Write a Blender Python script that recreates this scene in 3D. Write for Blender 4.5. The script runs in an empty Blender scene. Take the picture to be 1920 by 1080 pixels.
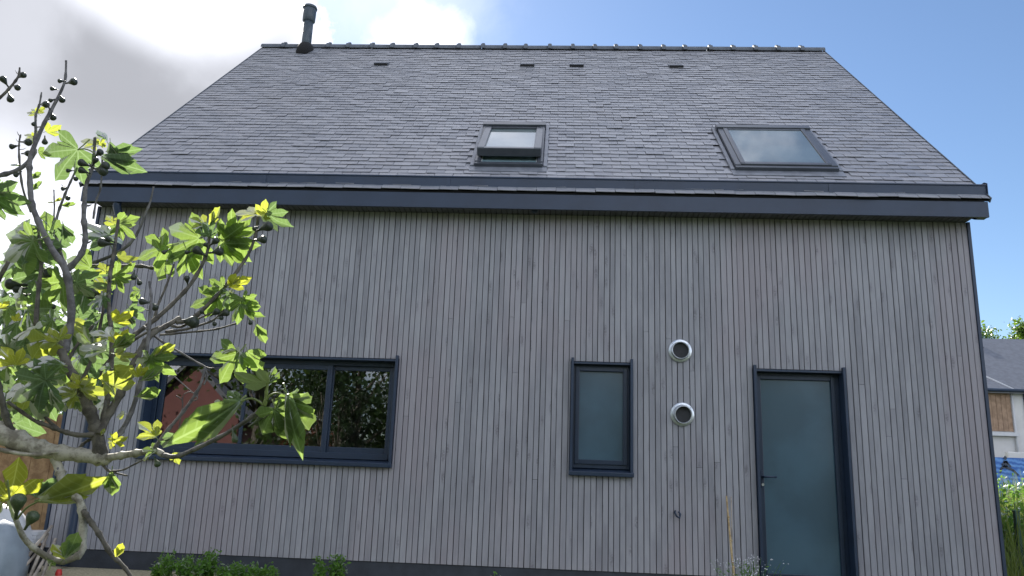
import bpy, math, random
from mathutils import Vector, Matrix
random.seed(7)
scene = bpy.context.scene
COL = scene.collection
R = math.radians

# ------------------------------------------------------------------ camera
F_PX, YAW, PITCH, ROLL = 1468.58, -0.05603, 0.23589, 0.03656
CAM = Vector((5.060, -8.0322, 0.9003))
fw = Vector((math.sin(YAW)*math.cos(PITCH), math.cos(YAW)*math.cos(PITCH), math.sin(PITCH)))
rt0 = Vector((math.cos(YAW), -math.sin(YAW), 0)); up0 = rt0.cross(fw)
rt = rt0*math.cos(ROLL) + up0*math.sin(ROLL)
up = up0*math.cos(ROLL) - rt0*math.sin(ROLL)
cam_d = bpy.data.cameras.new('camera'); cam = bpy.data.objects.new('camera', cam_d); COL.objects.link(cam)
m3 = Matrix((rt, up, -fw)).transposed()
cam.matrix_world = Matrix.Translation(CAM) @ m3.to_4x4()
cam_d.sensor_width = 36.0; cam_d.lens = F_PX/1920*36.0; cam_d.clip_end = 3000; cam_d.clip_start = 0.05
scene.camera = cam

# ------------------------------------------------------------------ world, sun, exposure
SUN_AZ, SUN_EL = R(-30), R(35)
sun_dir = Vector((math.sin(SUN_AZ)*math.cos(SUN_EL), math.cos(SUN_AZ)*math.cos(SUN_EL), math.sin(SUN_EL)))
world = bpy.data.worlds.new('World'); scene.world = world; world.use_nodes = True
wt = world.node_tree; wn = wt.nodes; wl = wt.links
bg = wn['Background']; bg.inputs[1].default_value = 0.1
sky = wn.new('ShaderNodeTexSky'); sky.sky_type = 'NISHITA'; sky.sun_disc = False
sky.sun_elevation = SUN_EL; sky.sun_rotation = SUN_AZ; sky.air_density = 1.0; sky.dust_density = 0.3; sky.ozone_density = 3.5

def nd(tree, typ, **kw):
    n = tree.nodes.new(typ)
    for k, v in kw.items():
        if k == 'inp':
            for i, val in v.items():
                if hasattr(val, 'is_linked') and hasattr(val, 'node'): tree.links.new(val, n.inputs[i])
                else: n.inputs[i].default_value = val
        else: setattr(n, k, v)
    return n
def mth(tree, op, a, b=0.0, c=0.0, clamp=False):
    n = nd(tree, 'ShaderNodeMath', operation=op, use_clamp=clamp, inp={0: a, 1: b, 2: c}); return n.outputs[0]
def smooth(tree, v, lo, hi):
    n = nd(tree, 'ShaderNodeMapRange', interpolation_type='SMOOTHSTEP', inp={0: v, 1: lo, 2: hi, 3: 0.0, 4: 1.0}); return n.outputs[0]
def noise(tree, vec, scale, detail=4.0, rough=0.55, dist=0.0):
    n = nd(tree, 'ShaderNodeTexNoise', inp={'Scale': scale, 'Detail': detail, 'Roughness': rough, 'Distortion': dist})
    if vec is not None: tree.links.new(vec, n.inputs['Vector'])
    return n.outputs['Fac']
def mixc(tree, f, a, b, mode='MIX'):
    n = nd(tree, 'ShaderNodeMix', data_type='RGBA', blend_type=mode)
    for i, val in ((0, f), (6, a), (7, b)):
        if hasattr(val, 'node'): tree.links.new(val, n.inputs[i])
        elif i == 0: n.inputs[0].default_value = val
        else: n.inputs[i].default_value = (*val[:3], 1)
    return n.outputs[2]

tc = wn.new('ShaderNodeTexCoord'); dvec = tc.outputs['Generated']
sep = nd(wt, 'ShaderNodeSeparateXYZ', inp={0: dvec})
az = mth(wt, 'ARCTAN2', sep.outputs[0], sep.outputs[1])
el = mth(wt, 'ARCSINE', sep.outputs[2])
n_big = noise(wt, dvec, 3.2, 7, 0.55, 0.2)
n_mid = noise(wt, dvec, 9.0, 8, 0.6, 0.3)
# cloud bank that fills the left of the sky
n_fine = noise(wt, dvec, 26.0, 8, 0.62, 0.2)
wob = mth(wt, 'ADD', mth(wt, 'MULTIPLY', mth(wt, 'SUBTRACT', n_fine, 0.5), 0.09), mth(wt, 'ADD', mth(wt, 'MULTIPLY', mth(wt, 'SUBTRACT', n_mid, 0.5), 0.42), mth(wt, 'MULTIPLY', mth(wt, 'SUBTRACT', n_big, 0.5), 0.3)))
bank = smooth(wt, mth(wt, 'ADD', mth(wt, 'SUBTRACT', -0.345, az), wob), -0.006, 0.035)
bank = mth(wt, 'MULTIPLY', bank, smooth(wt, az, -2.6, -1.8))
# lone cumulus over the ridge, with a thin veil
def blob(a0, e0, ra, re, lo, hi, amp):
    da = mth(wt, 'DIVIDE', mth(wt, 'SUBTRACT', az, a0), ra); de = mth(wt, 'DIVIDE', mth(wt, 'SUBTRACT', el, e0), re)
    r = mth(wt, 'SQRT', mth(wt, 'ADD', mth(wt, 'MULTIPLY', da, da), mth(wt, 'MULTIPLY', de, de)))
    r = mth(wt, 'ADD', r, mth(wt, 'MULTIPLY', mth(wt, 'SUBTRACT', mth(wt, 'ADD', mth(wt, 'MULTIPLY', n_mid, 0.7), mth(wt, 'MULTIPLY', n_fine, 0.3)), 0.5), amp))
    return smooth(wt, r, hi, lo)
cum = blob(-0.195, 0.515, 0.085, 0.078, 0.30, 1.25, 1.7)
veil = mth(wt, 'MULTIPLY', blob(-0.22, 0.60, 0.16, 0.12, 0.1, 1.2, 1.3), 0.35)
# scattered clouds overhead; unseen ones behind the viewer added dense to light the facade
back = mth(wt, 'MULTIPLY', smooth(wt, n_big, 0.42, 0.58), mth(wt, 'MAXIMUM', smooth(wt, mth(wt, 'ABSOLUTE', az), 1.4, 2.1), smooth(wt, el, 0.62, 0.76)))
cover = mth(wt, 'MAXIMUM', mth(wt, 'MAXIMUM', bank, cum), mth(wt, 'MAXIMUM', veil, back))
cover = mth(wt, 'MULTIPLY', cover, smooth(wt, el, -0.02, 0.05))
# clouds are brighter where thin and towards the sun
sdot = nd(wt, 'ShaderNodeVectorMath', operation='DOT_PRODUCT', inp={0: dvec, 1: tuple(sun_dir)}).outputs['Value']
n_sh = noise(wt, dvec, 4.6, 5, 0.5, 0.4)
edge = mth(wt, 'SUBTRACT', 1.0, smooth(wt, mth(wt, 'SUBTRACT', -0.33, az), -0.03, 0.075))
low = mth(wt, 'SUBTRACT', 1.0, smooth(wt, el, 0.22, 0.40))
glow = mth(wt, 'MULTIPLY', smooth(wt, sdot, 0.986, 0.999), 6.0)
front = mth(wt, 'MULTIPLY', smooth(wt, sdot, 0.45, -0.4), 3.6)          # brightens the unseen clouds opposite the sun, added fill for the shaded facade
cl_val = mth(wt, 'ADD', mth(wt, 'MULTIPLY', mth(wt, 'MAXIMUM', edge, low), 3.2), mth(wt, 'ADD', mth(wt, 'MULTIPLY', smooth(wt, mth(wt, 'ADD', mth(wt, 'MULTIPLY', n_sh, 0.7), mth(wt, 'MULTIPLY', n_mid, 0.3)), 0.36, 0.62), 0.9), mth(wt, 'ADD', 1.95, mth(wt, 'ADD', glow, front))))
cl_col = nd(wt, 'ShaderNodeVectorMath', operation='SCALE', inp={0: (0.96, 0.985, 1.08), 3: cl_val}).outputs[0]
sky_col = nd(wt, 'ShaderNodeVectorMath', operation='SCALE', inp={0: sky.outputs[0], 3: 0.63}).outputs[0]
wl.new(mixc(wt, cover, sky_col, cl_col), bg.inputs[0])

sl_ = bpy.data.lights.new('sun', 'SUN'); sl_.energy = 4.0; sl_.angle = R(0.53); sl_.color = (1.0, 0.95, 0.87)
sun = bpy.data.objects.new('sun', sl_); COL.objects.link(sun)
sun.rotation_euler = sun_dir.to_track_quat('Z', 'Y').to_euler(); sun.location = (0, 0, 30)
vs = scene.view_settings; vs.view_transform = 'Standard'; vs.look = 'None'; vs.gamma = 1.0; vs.exposure = 1.45; vs.use_curve_mapping = False
scene.cycles.max_bounces = 8; scene.cycles.transparent_max_bounces = 12

# ------------------------------------------------------------------ helpers
def pix(x, y): return fw + rt*((x-960)/F_PX) + up*((540-y)/F_PX)
def at(x, y, d): return CAM + pix(x, y)*d                      # d metres along the view axis
def onY(x, y, Y):
    r = pix(x, y); return CAM + r*((Y-CAM.y)/r.y)

class MB:
    def __init__(s): s.v = []; s.f = []; s.mi = []; s.sm = []
    def add(s, vs_, fs, mi=0, sm=False):
        o = len(s.v); s.v += [tuple(v) for v in vs_]
        for f in fs: s.f.append([o+i for i in f]); s.mi.append(mi); s.sm.append(sm)
    def box(s, x0, x1, y0, y1, z0, z1, mi=0):
        s.add([(x0,y0,z0),(x1,y0,z0),(x1,y1,z0),(x0,y1,z0),(x0,y0,z1),(x1,y0,z1),(x1,y1,z1),(x0,y1,z1)],
              [(3,2,1,0),(4,5,6,7),(0,1,5,4),(1,2,6,5),(2,3,7,6),(3,0,4,7)], mi)
    def obox(s, o, a, b, c, mi=0):
        o, a, b, c = map(Vector, (o, a, b, c))
        s.add([o, o+a, o+a+b, o+b, o+c, o+a+c, o+a+b+c, o+b+c],
              [(3,2,1,0),(4,5,6,7),(0,1,5,4),(1,2,6,5),(2,3,7,6),(3,0,4,7)], mi)
    def tube(s, pts, rad, n=8, mi=0, caps=True):
        pts = [Vector(p) for p in pts]
        if not hasattr(rad, '__len__'): rad = [rad]*len(pts)
        vs_ = []; prev = None
        for i, p in enumerate(pts):
            t = (pts[min(i+1, len(pts)-1)]-pts[max(i-1, 0)]).normalized()
            if prev is None:
                a = Vector((0, 0, 1)) if abs(t.z) < 0.9 else Vector((1, 0, 0)); u = t.cross(a).normalized()
            else: u = (prev-t*prev.dot(t)).normalized()
            prev = u; w = t.cross(u)
            for k in range(n):
                an = 2*math.pi*k/n; vs_.append(p+(u*math.cos(an)+w*math.sin(an))*rad[i])
        fs = []
        for i in range(len(pts)-1):
            for k in range(n):
                k2 = (k+1) % n; fs.append((i*n+k, i*n+k2, (i+1)*n+k2, (i+1)*n+k))
        s.add(vs_, fs, mi, True)
        if caps:
            o = len(s.v)-len(vs_)
            s.f.append([o+n-1-k for k in range(n)]); s.mi.append(mi); s.sm.append(False)
            e = o+(len(pts)-1)*n; s.f.append([e+k for k in range(n)]); s.mi.append(mi); s.sm.append(False)
    def prism(s, poly, d, mi=0):
        n = len(poly); poly = [Vector(p) for p in poly]; d = Vector(d)
        s.add(poly+[p+d for p in poly], [list(range(n))[::-1], [n+i for i in range(n)]]+[(i, (i+1) % n, n+(i+1) % n, n+i) for i in range(n)], mi)
    def mesh(s, name, mats):
        me = bpy.data.meshes.new(name); me.from_pydata(s.v, [], s.f)
        for m in (mats if isinstance(mats, (list, tuple)) else [mats]): me.materials.append(m)
        me.polygons.foreach_set('material_index', s.mi); me.polygons.foreach_set('use_smooth', s.sm); me.update(); return me
    def build(s, name, mats, parent=None, kind=None):
        return link(name, s.mesh(name, mats), parent, kind)
def link(name, me, parent=None, kind=None):
    o = bpy.data.objects.new(name, me); COL.objects.link(o)
    if parent is not None: o.parent = parent
    if kind: o['kind'] = kind
    return o
def thing(name, label, cat, loc=(0, 0, 0), group=None, rz=0):
    o = bpy.data.objects.new(name, None); COL.objects.link(o); o.location = loc; o.rotation_euler = (0, 0, rz)
    o['label'] = label; o['category'] = cat
    if group: o['group'] = group
    o.empty_display_size = 0.2
    return o
def tag(o, label, cat, group=None):
    o['label'] = label; o['category'] = cat
    if group: o['group'] = group
    return o
def part(name, mb, mat, parent, kind=None): return mb.build(name, mat, parent, kind)
def bevel(o, w, seg=2):
    m = o.modifiers.new('bevel', 'BEVEL'); m.width = w; m.segments = seg; m.limit_method = 'ANGLE'; return o

# ------------------------------------------------------------------ materials
def mat(name):
    m = bpy.data.materials.new(name); m.use_nodes = True; t = m.node_tree
    return m, t, t.nodes['Principled BSDF']
def simple(name, col, rough=0.5, var=0.12, scale=6.0, metal=0.0, bump=0.0, bscale=40.0, spec=0.5, coat=0.0):
    m, t, p = mat(name)
    tcn = t.nodes.new('ShaderNodeTexCoord')
    n = noise(t, tcn.outputs['Object'], scale, 5, 0.6)
    f = smooth(t, n, 0.3, 0.7)
    t.links.new(mixc(t, f, [c*(1-var) for c in col], [min(1, c*(1+var)) for c in col]), p.inputs['Base Color'])
    p.inputs['Roughness'].default_value = rough; p.inputs['Metallic'].default_value = metal
    p.inputs['Specular IOR Level'].default_value = spec; p.inputs['Coat Weight'].default_value = coat
    if bump:
        b = nd(t, 'ShaderNodeBump', inp={'Strength': bump, 'Distance': 0.01, 'Height': noise(t, tcn.outputs['Object'], bscale, 4, 0.6)})
        t.links.new(b.outputs[0], p.inputs['Normal'])
    return m

def wood_cladding(name, c_dark, c_light, c_warm):
    """grey stained larch slats: grain along Z, streaks, knots; varies from board to board"""
    m, t, p = mat(name)
    tcn = t.nodes.new('ShaderNodeTexCoord'); oi = t.nodes.new('ShaderNodeObjectInfo')
    rnd = oi.outputs['Random']
    off = nd(t, 'ShaderNodeCombineXYZ', inp={0: mth(t, 'MULTIPLY', rnd, 37.0), 1: mth(t, 'MULTIPLY', rnd, 11.0), 2: mth(t, 'MULTIPLY', rnd, 53.0)}).outputs[0]
    pos = nd(t, 'ShaderNodeVectorMath', operation='ADD', inp={0: tcn.outputs['Object'], 1: off}).outputs[0]
    gr = nd(t, 'ShaderNodeVectorMath', operation='MULTIPLY', inp={0: pos, 1: (1.0, 1.0, 0.035)}).outputs[0]
    grain = noise(t, gr, 140, 6, 0.65, 0.6)
    blot = noise(t, nd(t, 'ShaderNodeVectorMath', operation='MULTIPLY', inp={0: pos, 1: (1, 1, 0.3)}).outputs[0], 5.0, 4, 0.6)
    wide = noise(t, nd(t, 'ShaderNodeVectorMath', operation='MULTIPLY', inp={0: tcn.outputs['Object'], 1: (1, 1, 0.4)}).outputs[0], 0.9, 4, 0.6)
    c = mixc(t, smooth(t, blot, 0.3, 0.7), c_dark, c_light)
    c = mixc(t, mth(t, 'MULTIPLY', smooth(t, wide, 0.45, 0.65), 0.6), c, c_warm)
    c = mixc(t, mth(t, 'MULTIPLY', smooth(t, rnd, 0.0, 1.0), 0.16), c, [x*1.4 for x in c_light])
    c = mixc(t, mth(t, 'MULTIPLY', smooth(t, grain, 0.52, 0.75), 0.25), c, [x*0.55 for x in c_dark])
    # knots
    kv = nd(t, 'ShaderNodeVectorMath', operation='MULTIPLY', inp={0: pos, 1: (11.0, 0.01, 3.2)}).outputs[0]
    vor = nd(t, 'ShaderNodeTexVoronoi', inp={'Scale': 1.0, 'Randomness': 1.0}); t.links.new(kv, vor.inputs['Vector'])
    kn = nd(t, 'ShaderNodeMapRange', interpolation_type='SMOOTHSTEP', inp={0: vor.outputs['Distance'], 1: 0.30, 2: 0.06, 3: 0.0, 4: 1.0}).outputs[0]
    pick = mth(t, 'GREATER_THAN', nd(t, 'ShaderNodeSeparateColor', inp={0: vor.outputs['Color']}).outputs[0], 0.3)
    kn = mth(t, 'MULTIPLY', mth(t, 'MULTIPLY', kn, pick), smooth(t, noise(t, pos, 60, 3), 0.3, 0.6))
    c = mixc(t, mth(t, 'MULTIPLY', kn, 0.55), c, [c_dark[0]*0.45, c_dark[1]*0.40, c_dark[2]*0.42])
    t.links.new(c, p.inputs['Base Color'])
    p.inputs['Roughness'].default_value = 0.62; p.inputs['Specular IOR Level'].default_value = 0.35
    b = nd(t, 'ShaderNodeBump', inp={'Strength': 0.35, 'Distance': 0.002, 'Height': grain}); t.links.new(b.outputs[0], p.inputs['Normal'])
    return m

M = {}
M['clad'] = wood_cladding('grey_stained_wood', (0.245, 0.248, 0.275), (0.345, 0.348, 0.378), (0.330, 0.292, 0.318))
M['soffit'] = simple('shaded_soffit_wood', (0.115, 0.115, 0.125), 0.7, 0.2, 9)  # under-eave shade put into a darker board colour
M['navy'] = simple('anthracite_metal', (0.021, 0.038, 0.074), 0.42, 0.12, 3.0)
M['alu'] = simple('anthracite_aluminium', (0.018, 0.034, 0.066), 0.38, 0.1, 4.0)
M['back'] = simple('black_membrane', (0.012, 0.012, 0.014), 0.9, 0.2, 10)
M['plinth'] = simple('dark_plinth_paint', (0.035, 0.042, 0.055), 0.7, 0.25, 4, bump=0.3, bscale=60)
M['room'] = simple('room_plaster', (0.35, 0.33, 0.30), 0.8, 0.1, 2)
M['zinc'] = simple('galvanised_duct', (0.62, 0.66, 0.70), 0.33, 0.12, 30, metal=0.85)
M['ductin'] = simple('duct_inside', (0.02, 0.022, 0.026), 0.6, 0.2, 20)
M['steel'] = simple('brushed_steel', (0.55, 0.56, 0.58), 0.3, 0.1, 30, metal=1.0)
M['ridge'] = simple('ridge_tile_clay', (0.115, 0.13, 0.155), 0.68, 0.22, 9)
M['flue'] = simple('flue_paint', (0.055, 0.075, 0.095), 0.45, 0.2, 8)
M['flash'] = simple('lead_flashing', (0.20, 0.215, 0.25), 0.4, 0.18, 9, metal=0.2)
M['skyframe'] = simple('roof_window_cladding', (0.085, 0.095, 0.115), 0.28, 0.1, 9, metal=0.3)
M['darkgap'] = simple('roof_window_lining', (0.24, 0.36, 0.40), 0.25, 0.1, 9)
M['seal'] = simple('pale_gasket', (0.45, 0.5, 0.52), 0.5, 0.1, 9)

def slate():
    m, t, p = mat('roof_slate')
    g = t.nodes.new('ShaderNodeNewGeometry'); oi = t.nodes.new('ShaderNodeObjectInfo'); tcn = t.nodes.new('ShaderNodeTexCoord')
    r = mth(t, 'FRACT', mth(t, 'ADD', g.outputs['Random Per Island'], oi.outputs['Random']))
    r2 = mth(t, 'FRACT', mth(t, 'MULTIPLY', r, 17.3))
    n = noise(t, g.outputs['Position'], 9, 5, 0.65)
    nw = noise(t, g.outputs['Position'], 0.8, 4, 0.6)
    c = mixc(t, r, (0.235, 0.245, 0.278), (0.330, 0.336, 0.368))
    c = mixc(t, mth(t, 'MULTIPLY', smooth(t, n, 0.45, 0.7), 0.4), c, (0.36, 0.35, 0.37))
    c = mixc(t, mth(t, 'MULTIPLY', smooth(t, nw, 0.5, 0.68), 0.35), c, (0.29, 0.285, 0.30))
    t.links.new(c, p.inputs['Base Color'])
    t.links.new(nd(t, 'ShaderNodeMapRange', inp={0: r2, 1: 0, 2: 1, 3: 0.36, 4: 0.54}).outputs[0], p.inputs['Roughness'])
    p.inputs['Specular IOR Level'].default_value = 0.65
    b = nd(t, 'ShaderNodeBump', inp={'Strength': 0.35, 'Distance': 0.004, 'Height': noise(t, g.outputs['Position'], 38, 5, 0.7)})
    t.links.new(b.outputs[0], p.inputs['Normal'])
    return m
M['slate'] = slate()

def clear_glass(name, tint=(0.9, 0.95, 0.95), refl=1.0, ior=1.6):
    m = bpy.data.materials.new(name); m.use_nodes = True; t = m.node_tree; t.nodes.remove(t.nodes['Principled BSDF'])
    tr = nd(t, 'ShaderNodeBsdfTransparent', inp={0: (*tint, 1)}); gl = nd(t, 'ShaderNodeBsdfGlossy', inp={'Roughness': 0.0, 0: (1, 1, 1, 1)})
    tcn = t.nodes.new('ShaderNodeTexCoord')
    b = nd(t, 'ShaderNodeBump', inp={'Strength': 0.012, 'Distance': 0.02, 'Height': noise(t, tcn.outputs['Object'], 2.2, 1, 0.5)})
    t.links.new(b.outputs[0], gl.inputs['Normal'])
    fr = nd(t, 'ShaderNodeFresnel', inp={0: ior})
    mx = nd(t, 'ShaderNodeMixShader', inp={0: mth(t, 'MULTIPLY', fr.outputs[0], refl, clamp=True), 1: tr.outputs[0], 2: gl.outputs[0]})
    t.links.new(mx.outputs[0], t.nodes['Material Output'].inputs[0]); return m
M['glass'] = clear_glass('window_glass', (0.55, 0.6, 0.6), 2.6)
def frosted(name, col, rough=0.06):
    m, t, p = mat(name)
    tcn = t.nodes.new('ShaderNodeTexCoord')
    n = noise(t, tcn.outputs['Object'], 1.6, 4, 0.55)
    c = mixc(t, smooth(t, n, 0.35, 0.65), [x*0.85 for x in col], [x*1.15 for x in col])
    t.links.new(c, p.inputs['Base Color']); p.inputs['Roughness'].default_value = 0.35
    p.inputs['Coat Weight'].default_value = 1.0; p.inputs['Coat Roughness'].default_value = rough; p.inputs['Specular IOR Level'].default_value = 0.3
    return m
M['frost'] = frosted('frosted_glass', (0.050, 0.105, 0.150), 0.14)
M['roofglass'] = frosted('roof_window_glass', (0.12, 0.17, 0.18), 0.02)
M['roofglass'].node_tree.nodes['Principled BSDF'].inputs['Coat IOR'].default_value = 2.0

def leaf_mat(name, col, trans, gloss=0.35, veins=True, tfac=0.5):
    m = bpy.data.materials.new(name); m.use_nodes = True; t = m.node_tree; t.nodes.remove(t.nodes['Principled BSDF'])
    tcn = t.nodes.new('ShaderNodeTexCoord'); oi = t.nodes.new('ShaderNodeObjectInfo'); g = t.nodes.new('ShaderNodeNewGeometry')
    rnd = mth(t, 'FRACT', mth(t, 'ADD', oi.outputs['Random'], g.outputs['Random Per Island']))
    n = noise(t, tcn.outputs['Object'], 5.0, 4, 0.6)
    v = mth(t, 'ADD', mth(t, 'MULTIPLY', rnd, 0.6), mth(t, 'MULTIPLY', n, 0.7))
    dc = mixc(t, v, [c*0.7 for c in col], [c*1.25 for c in col])
    tcx = mixc(t, v, [c*0.8 for c in trans], [min(1, c*1.2) for c in trans])
    if veins:
        s = nd(t, 'ShaderNodeSeparateXYZ', inp={0: tcn.outputs['Object']})
        x, y = mth(t, 'ABSOLUTE', s.outputs[0]), s.outputs[1]
        dmin = None
        for a in (0, 42, 88):
            ca, sa = math.cos(R(a)), math.sin(R(a))
            d = mth(t, 'ABSOLUTE', mth(t, 'SUBTRACT', mth(t, 'MULTIPLY', x, ca), mth(t, 'MULTIPLY', y, sa)))
            dmin = d if dmin is None else mth(t, 'MINIMUM', dmin, d)
        vein = nd(t, 'ShaderNodeMapRange', interpolation_type='SMOOTHSTEP', inp={0: dmin, 1: 0.022, 2: 0.006, 3: 0.0, 4: 0.75}).outputs[0]
        # side veins
        w = nd(t, 'ShaderNodeTexWave', wave_type='BANDS', bands_direction='DIAGONAL', inp={'Scale': 4.0, 'Distortion': 1.5, 'Detail': 1.0})
        cv = nd(t, 'ShaderNodeCombineXYZ', inp={0: x, 1: y, 2: 0.0}); t.links.new(cv.outputs[0], w.inputs['Vector'])
        sv = mth(t, 'MULTIPLY', smooth(t, w.outputs['Fac'], 0.86, 1.0), 0.3)
        vein = mth(t, 'MAXIMUM', vein, sv)
        dc = mixc(t, vein, dc, [min(1, c*1.8+0.06) for c in col]); tcx = mixc(t, vein, tcx, [min(1, c*1.25+0.1) for c in trans])
    d = nd(t, 'ShaderNodeBsdfDiffuse', inp={0: dc}); tl = nd(t, 'ShaderNodeBsdfTranslucent', inp={0: tcx})
    mx = nd(t, 'ShaderNodeMixShader', inp={0: tfac, 1: d.outputs[0], 2: tl.outputs[0]})
    gl = nd(t, 'ShaderNodeBsdfGlossy', inp={'Roughness': gloss+.13}); fr = nd(t, 'ShaderNodeFresnel', inp={0: 1.38 if veins else 1.15})
    m2 = nd(t, 'ShaderNodeMixShader', inp={0: mth(t, 'MULTIPLY', fr.outputs[0], 0.5), 1: mx.outputs[0], 2: gl.outputs[0]})
    t.links.new(m2.outputs[0], t.nodes['Material Output'].inputs[0]); return m
M['leaf_m'] = leaf_mat('fig_leaf_mature', (0.085, 0.135, 0.075), (0.17, 0.27, 0.08))
M['leaf_g'] = leaf_mat('fig_leaf_green', (0.095, 0.15, 0.05), (0.25, 0.37, 0.07))
M['leaf_y'] = leaf_mat('fig_leaf_young', (0.17, 0.21, 0.05), (0.46, 0.52, 0.06))
M['leaf_Y'] = leaf_mat('fig_leaf_budding', (0.22, 0.25, 0.04), (0.58, 0.62, 0.05))
M['fol'] = leaf_mat('tree_foliage', (0.055, 0.10, 0.03), (0.16, 0.27, 0.03), veins=False)
M['fol_d'] = leaf_mat('dark_foliage', (0.035, 0.065, 0.03), (0.07, 0.12, 0.03), veins=False, tfac=0.35)
M['fol_r'] = leaf_mat('copper_foliage', (0.16, 0.05, 0.03), (0.3, 0.08, 0.03), veins=False)
M['weed'] = leaf_mat('weed_foliage', (0.11, 0.23, 0.05), (0.22, 0.40, 0.06), veins=False)
M['grass'] = leaf_mat('tall_grass_blades', (0.13, 0.17, 0.05), (0.26, 0.32, 0.06), veins=False)
M['flower'] = simple('pale_petals', (0.75, 0.76, 0.82), 0.6, 0.1, 20)

def bark(name, dark, light, scale=24):
    m, t, p = mat(name)
    tcn = t.nodes.new('ShaderNodeTexCoord')
    n = noise(t, tcn.outputs['Object'], scale, 6, 0.65); n2 = noise(t, tcn.outputs['Object'], 90, 4, 0.6)
    c = mixc(t, smooth(t, n, 0.38, 0.62), dark, light)
    c = mixc(t, mth(t, 'MULTIPLY', smooth(t, n2, 0.55, 0.75), 0.5), c, [x*0.5 for x in dark])
    t.links.new(c, p.inputs['Base Color']); p.inputs['Roughness'].default_value = 0.75
    b = nd(t, 'ShaderNodeBump', inp={'Strength': 0.6, 'Distance': 0.004, 'Height': n}); t.links.new(b.outputs[0], p.inputs['Normal'])
    return m
M['bark_pale'] = bark('pale_fig_bark', (0.20, 0.18, 0.14), (0.50, 0.47, 0.39))
M['bark'] = bark('fig_bark', (0.055, 0.048, 0.040), (0.15, 0.135, 0.11))
M['twig'] = bark('grey_twig_bark', (0.085, 0.08, 0.08), (0.19, 0.18, 0.18))
M['fig'] = simple('fig_skin', (0.06, 0.085, 0.04), 0.4, 0.35, 14)
M['fig_d'] = simple('dark_fig_skin', (0.035, 0.045, 0.035), 0.4, 0.35, 14)
M['fence'] = bark('ochre_fence_wood', (0.26, 0.15, 0.07), (0.44, 0.28, 0.14), 7)
M['stick'] = bark('weathered_stick', (0.22, 0.19, 0.16), (0.42, 0.37, 0.31), 10)
M['cane'] = bark('bamboo', (0.30, 0.21, 0.10), (0.50, 0.38, 0.20), 16)
M['tarp'] = simple('grey_plastic_cover', (0.26, 0.31, 0.36), 0.42, 0.12, 5, bump=0.3, bscale=9)
M['whitep'] = simple('white_plastic', (0.55, 0.56, 0.58), 0.45, 0.06, 8)
M['redp'] = simple('red_plastic', (0.5, 0.03, 0.03), 0.4, 0.1, 8)
M['render'] = simple('white_render', (0.62, 0.61, 0.60), 0.85, 0.06, 2, bump=0.2)
M['nroof'] = simple('neighbour_slate', (0.13, 0.14, 0.165), 0.5, 0.15, 5)
M['nclad'] = bark('brown_cladding', (0.26, 0.17, 0.11), (0.36, 0.24, 0.16), 5)
M['pink'] = simple('red_render', (0.20, 0.085, 0.08), 0.85, 0.1, 1.5)
M['postg'] = simple('green_post_paint', (0.02, 0.07, 0.045), 0.5, 0.15, 5)

# ------------------------------------------------------------------ ground
def ground_z(x, y):
    z = -0.16
    if y < -0.8: z -= 0.42*min(1, (-0.8-y)/6.0)
    d = max(0, x-10.2)
    k = min(1, d/10.0); z += 1.25*k*k*(3-2*k)*min(1, max(0, (y+6)/10))
    if x > 18 and y > 10: z += 1.0*min(1, (x-18)/6)*min(1, (y-10)/10)
    return z
def build_ground():
    xs = [-400, -150, -60, -30]+[-20+i*1.0 for i in range(61)]+[60, 100, 200, 400]
    ys = [-400, -150, -70, -45]+[-30+i*1.0 for i in range(71)]+[60, 100, 200, 500]
    mb = MB(); nx = len(xs)
    mb.add([(x, y, ground_z(x, y)+(0.03*math.sin(x*2.1)*math.cos(y*1.7) if y < -1 else 0)) for y in ys for x in xs],
           [(j*nx+i, j*nx+i+1, (j+1)*nx+i+1, (j+1)*nx+i) for j in range(len(ys)-1) for i in range(nx-1)], 0, True)
    m, t, p = mat('lawn_ground'); g = t.nodes.new('ShaderNodeNewGeometry')
    n = noise(t, g.outputs['Position'], 0.6, 6, 0.6); n2 = noise(t, g.outputs['Position'], 14, 5, 0.7)
    c = mixc(t, smooth(t, n, 0.35, 0.65), (0.04, 0.065, 0.022), (0.085, 0.10, 0.038))
    c = mixc(t, mth(t, 'MULTIPLY', smooth(t, n2, 0.5, 0.75), 0.6), c, (0.12, 0.10, 0.065))
    t.links.new(c, p.inputs['Base Color']); p.inputs['Roughness'].default_value = 0.95
    b = nd(t, 'ShaderNodeBump', inp={'Strength': 0.8, 'Distance': 0.05, 'Height': n2}); t.links.new(b.outputs[0], p.inputs['Normal'])
    mb.build('ground', m, None, 'structure')
    mb = MB(); mb.box(-0.2, 6.9, -0.75, 0.0, -0.25, -0.135)
    mb.build('gravel_strip', simple('pale_gravel', (0.40, 0.36, 0.24), 0.9, 0.35, 45, bump=0.8, bscale=60), None, 'structure')
build_ground()

# ------------------------------------------------------------------ HOUSE
W = 9.35; ZB = 0.041; YE, ZE, ZR = -0.276, 3.806, 8.025; SLOPE = 0.97449
YR = YE+(ZR-ZE)/SLOPE; DEPTH = 2*YR; OL, OR = 0.10, 0.111; ZSOF = 3.655
TH = math.atan(SLOPE); CT, ST = math.cos(TH), math.sin(TH)
SV = Vector((0, CT, ST)); NV = Vector((0, -ST, CT))
def rp(x, s, n=0.0): return Vector((x, YE, ZE))+SV*s+NV*n
LS = (ZR-ZE)/ST
house = thing('house', 'timber-clad house with steep slate roof behind the fig tree', 'house', (0, 0, 0))

# openings: x0, x1, z0, z1
WIN = (0.82, 3.455, 0.985, 2.042); SML = (5.252, 5.872, 0.977, 2.072); DOOR = (7.092, 7.992, -0.05, 2.049)
OPEN = [WIN, SML, DOOR]
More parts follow.
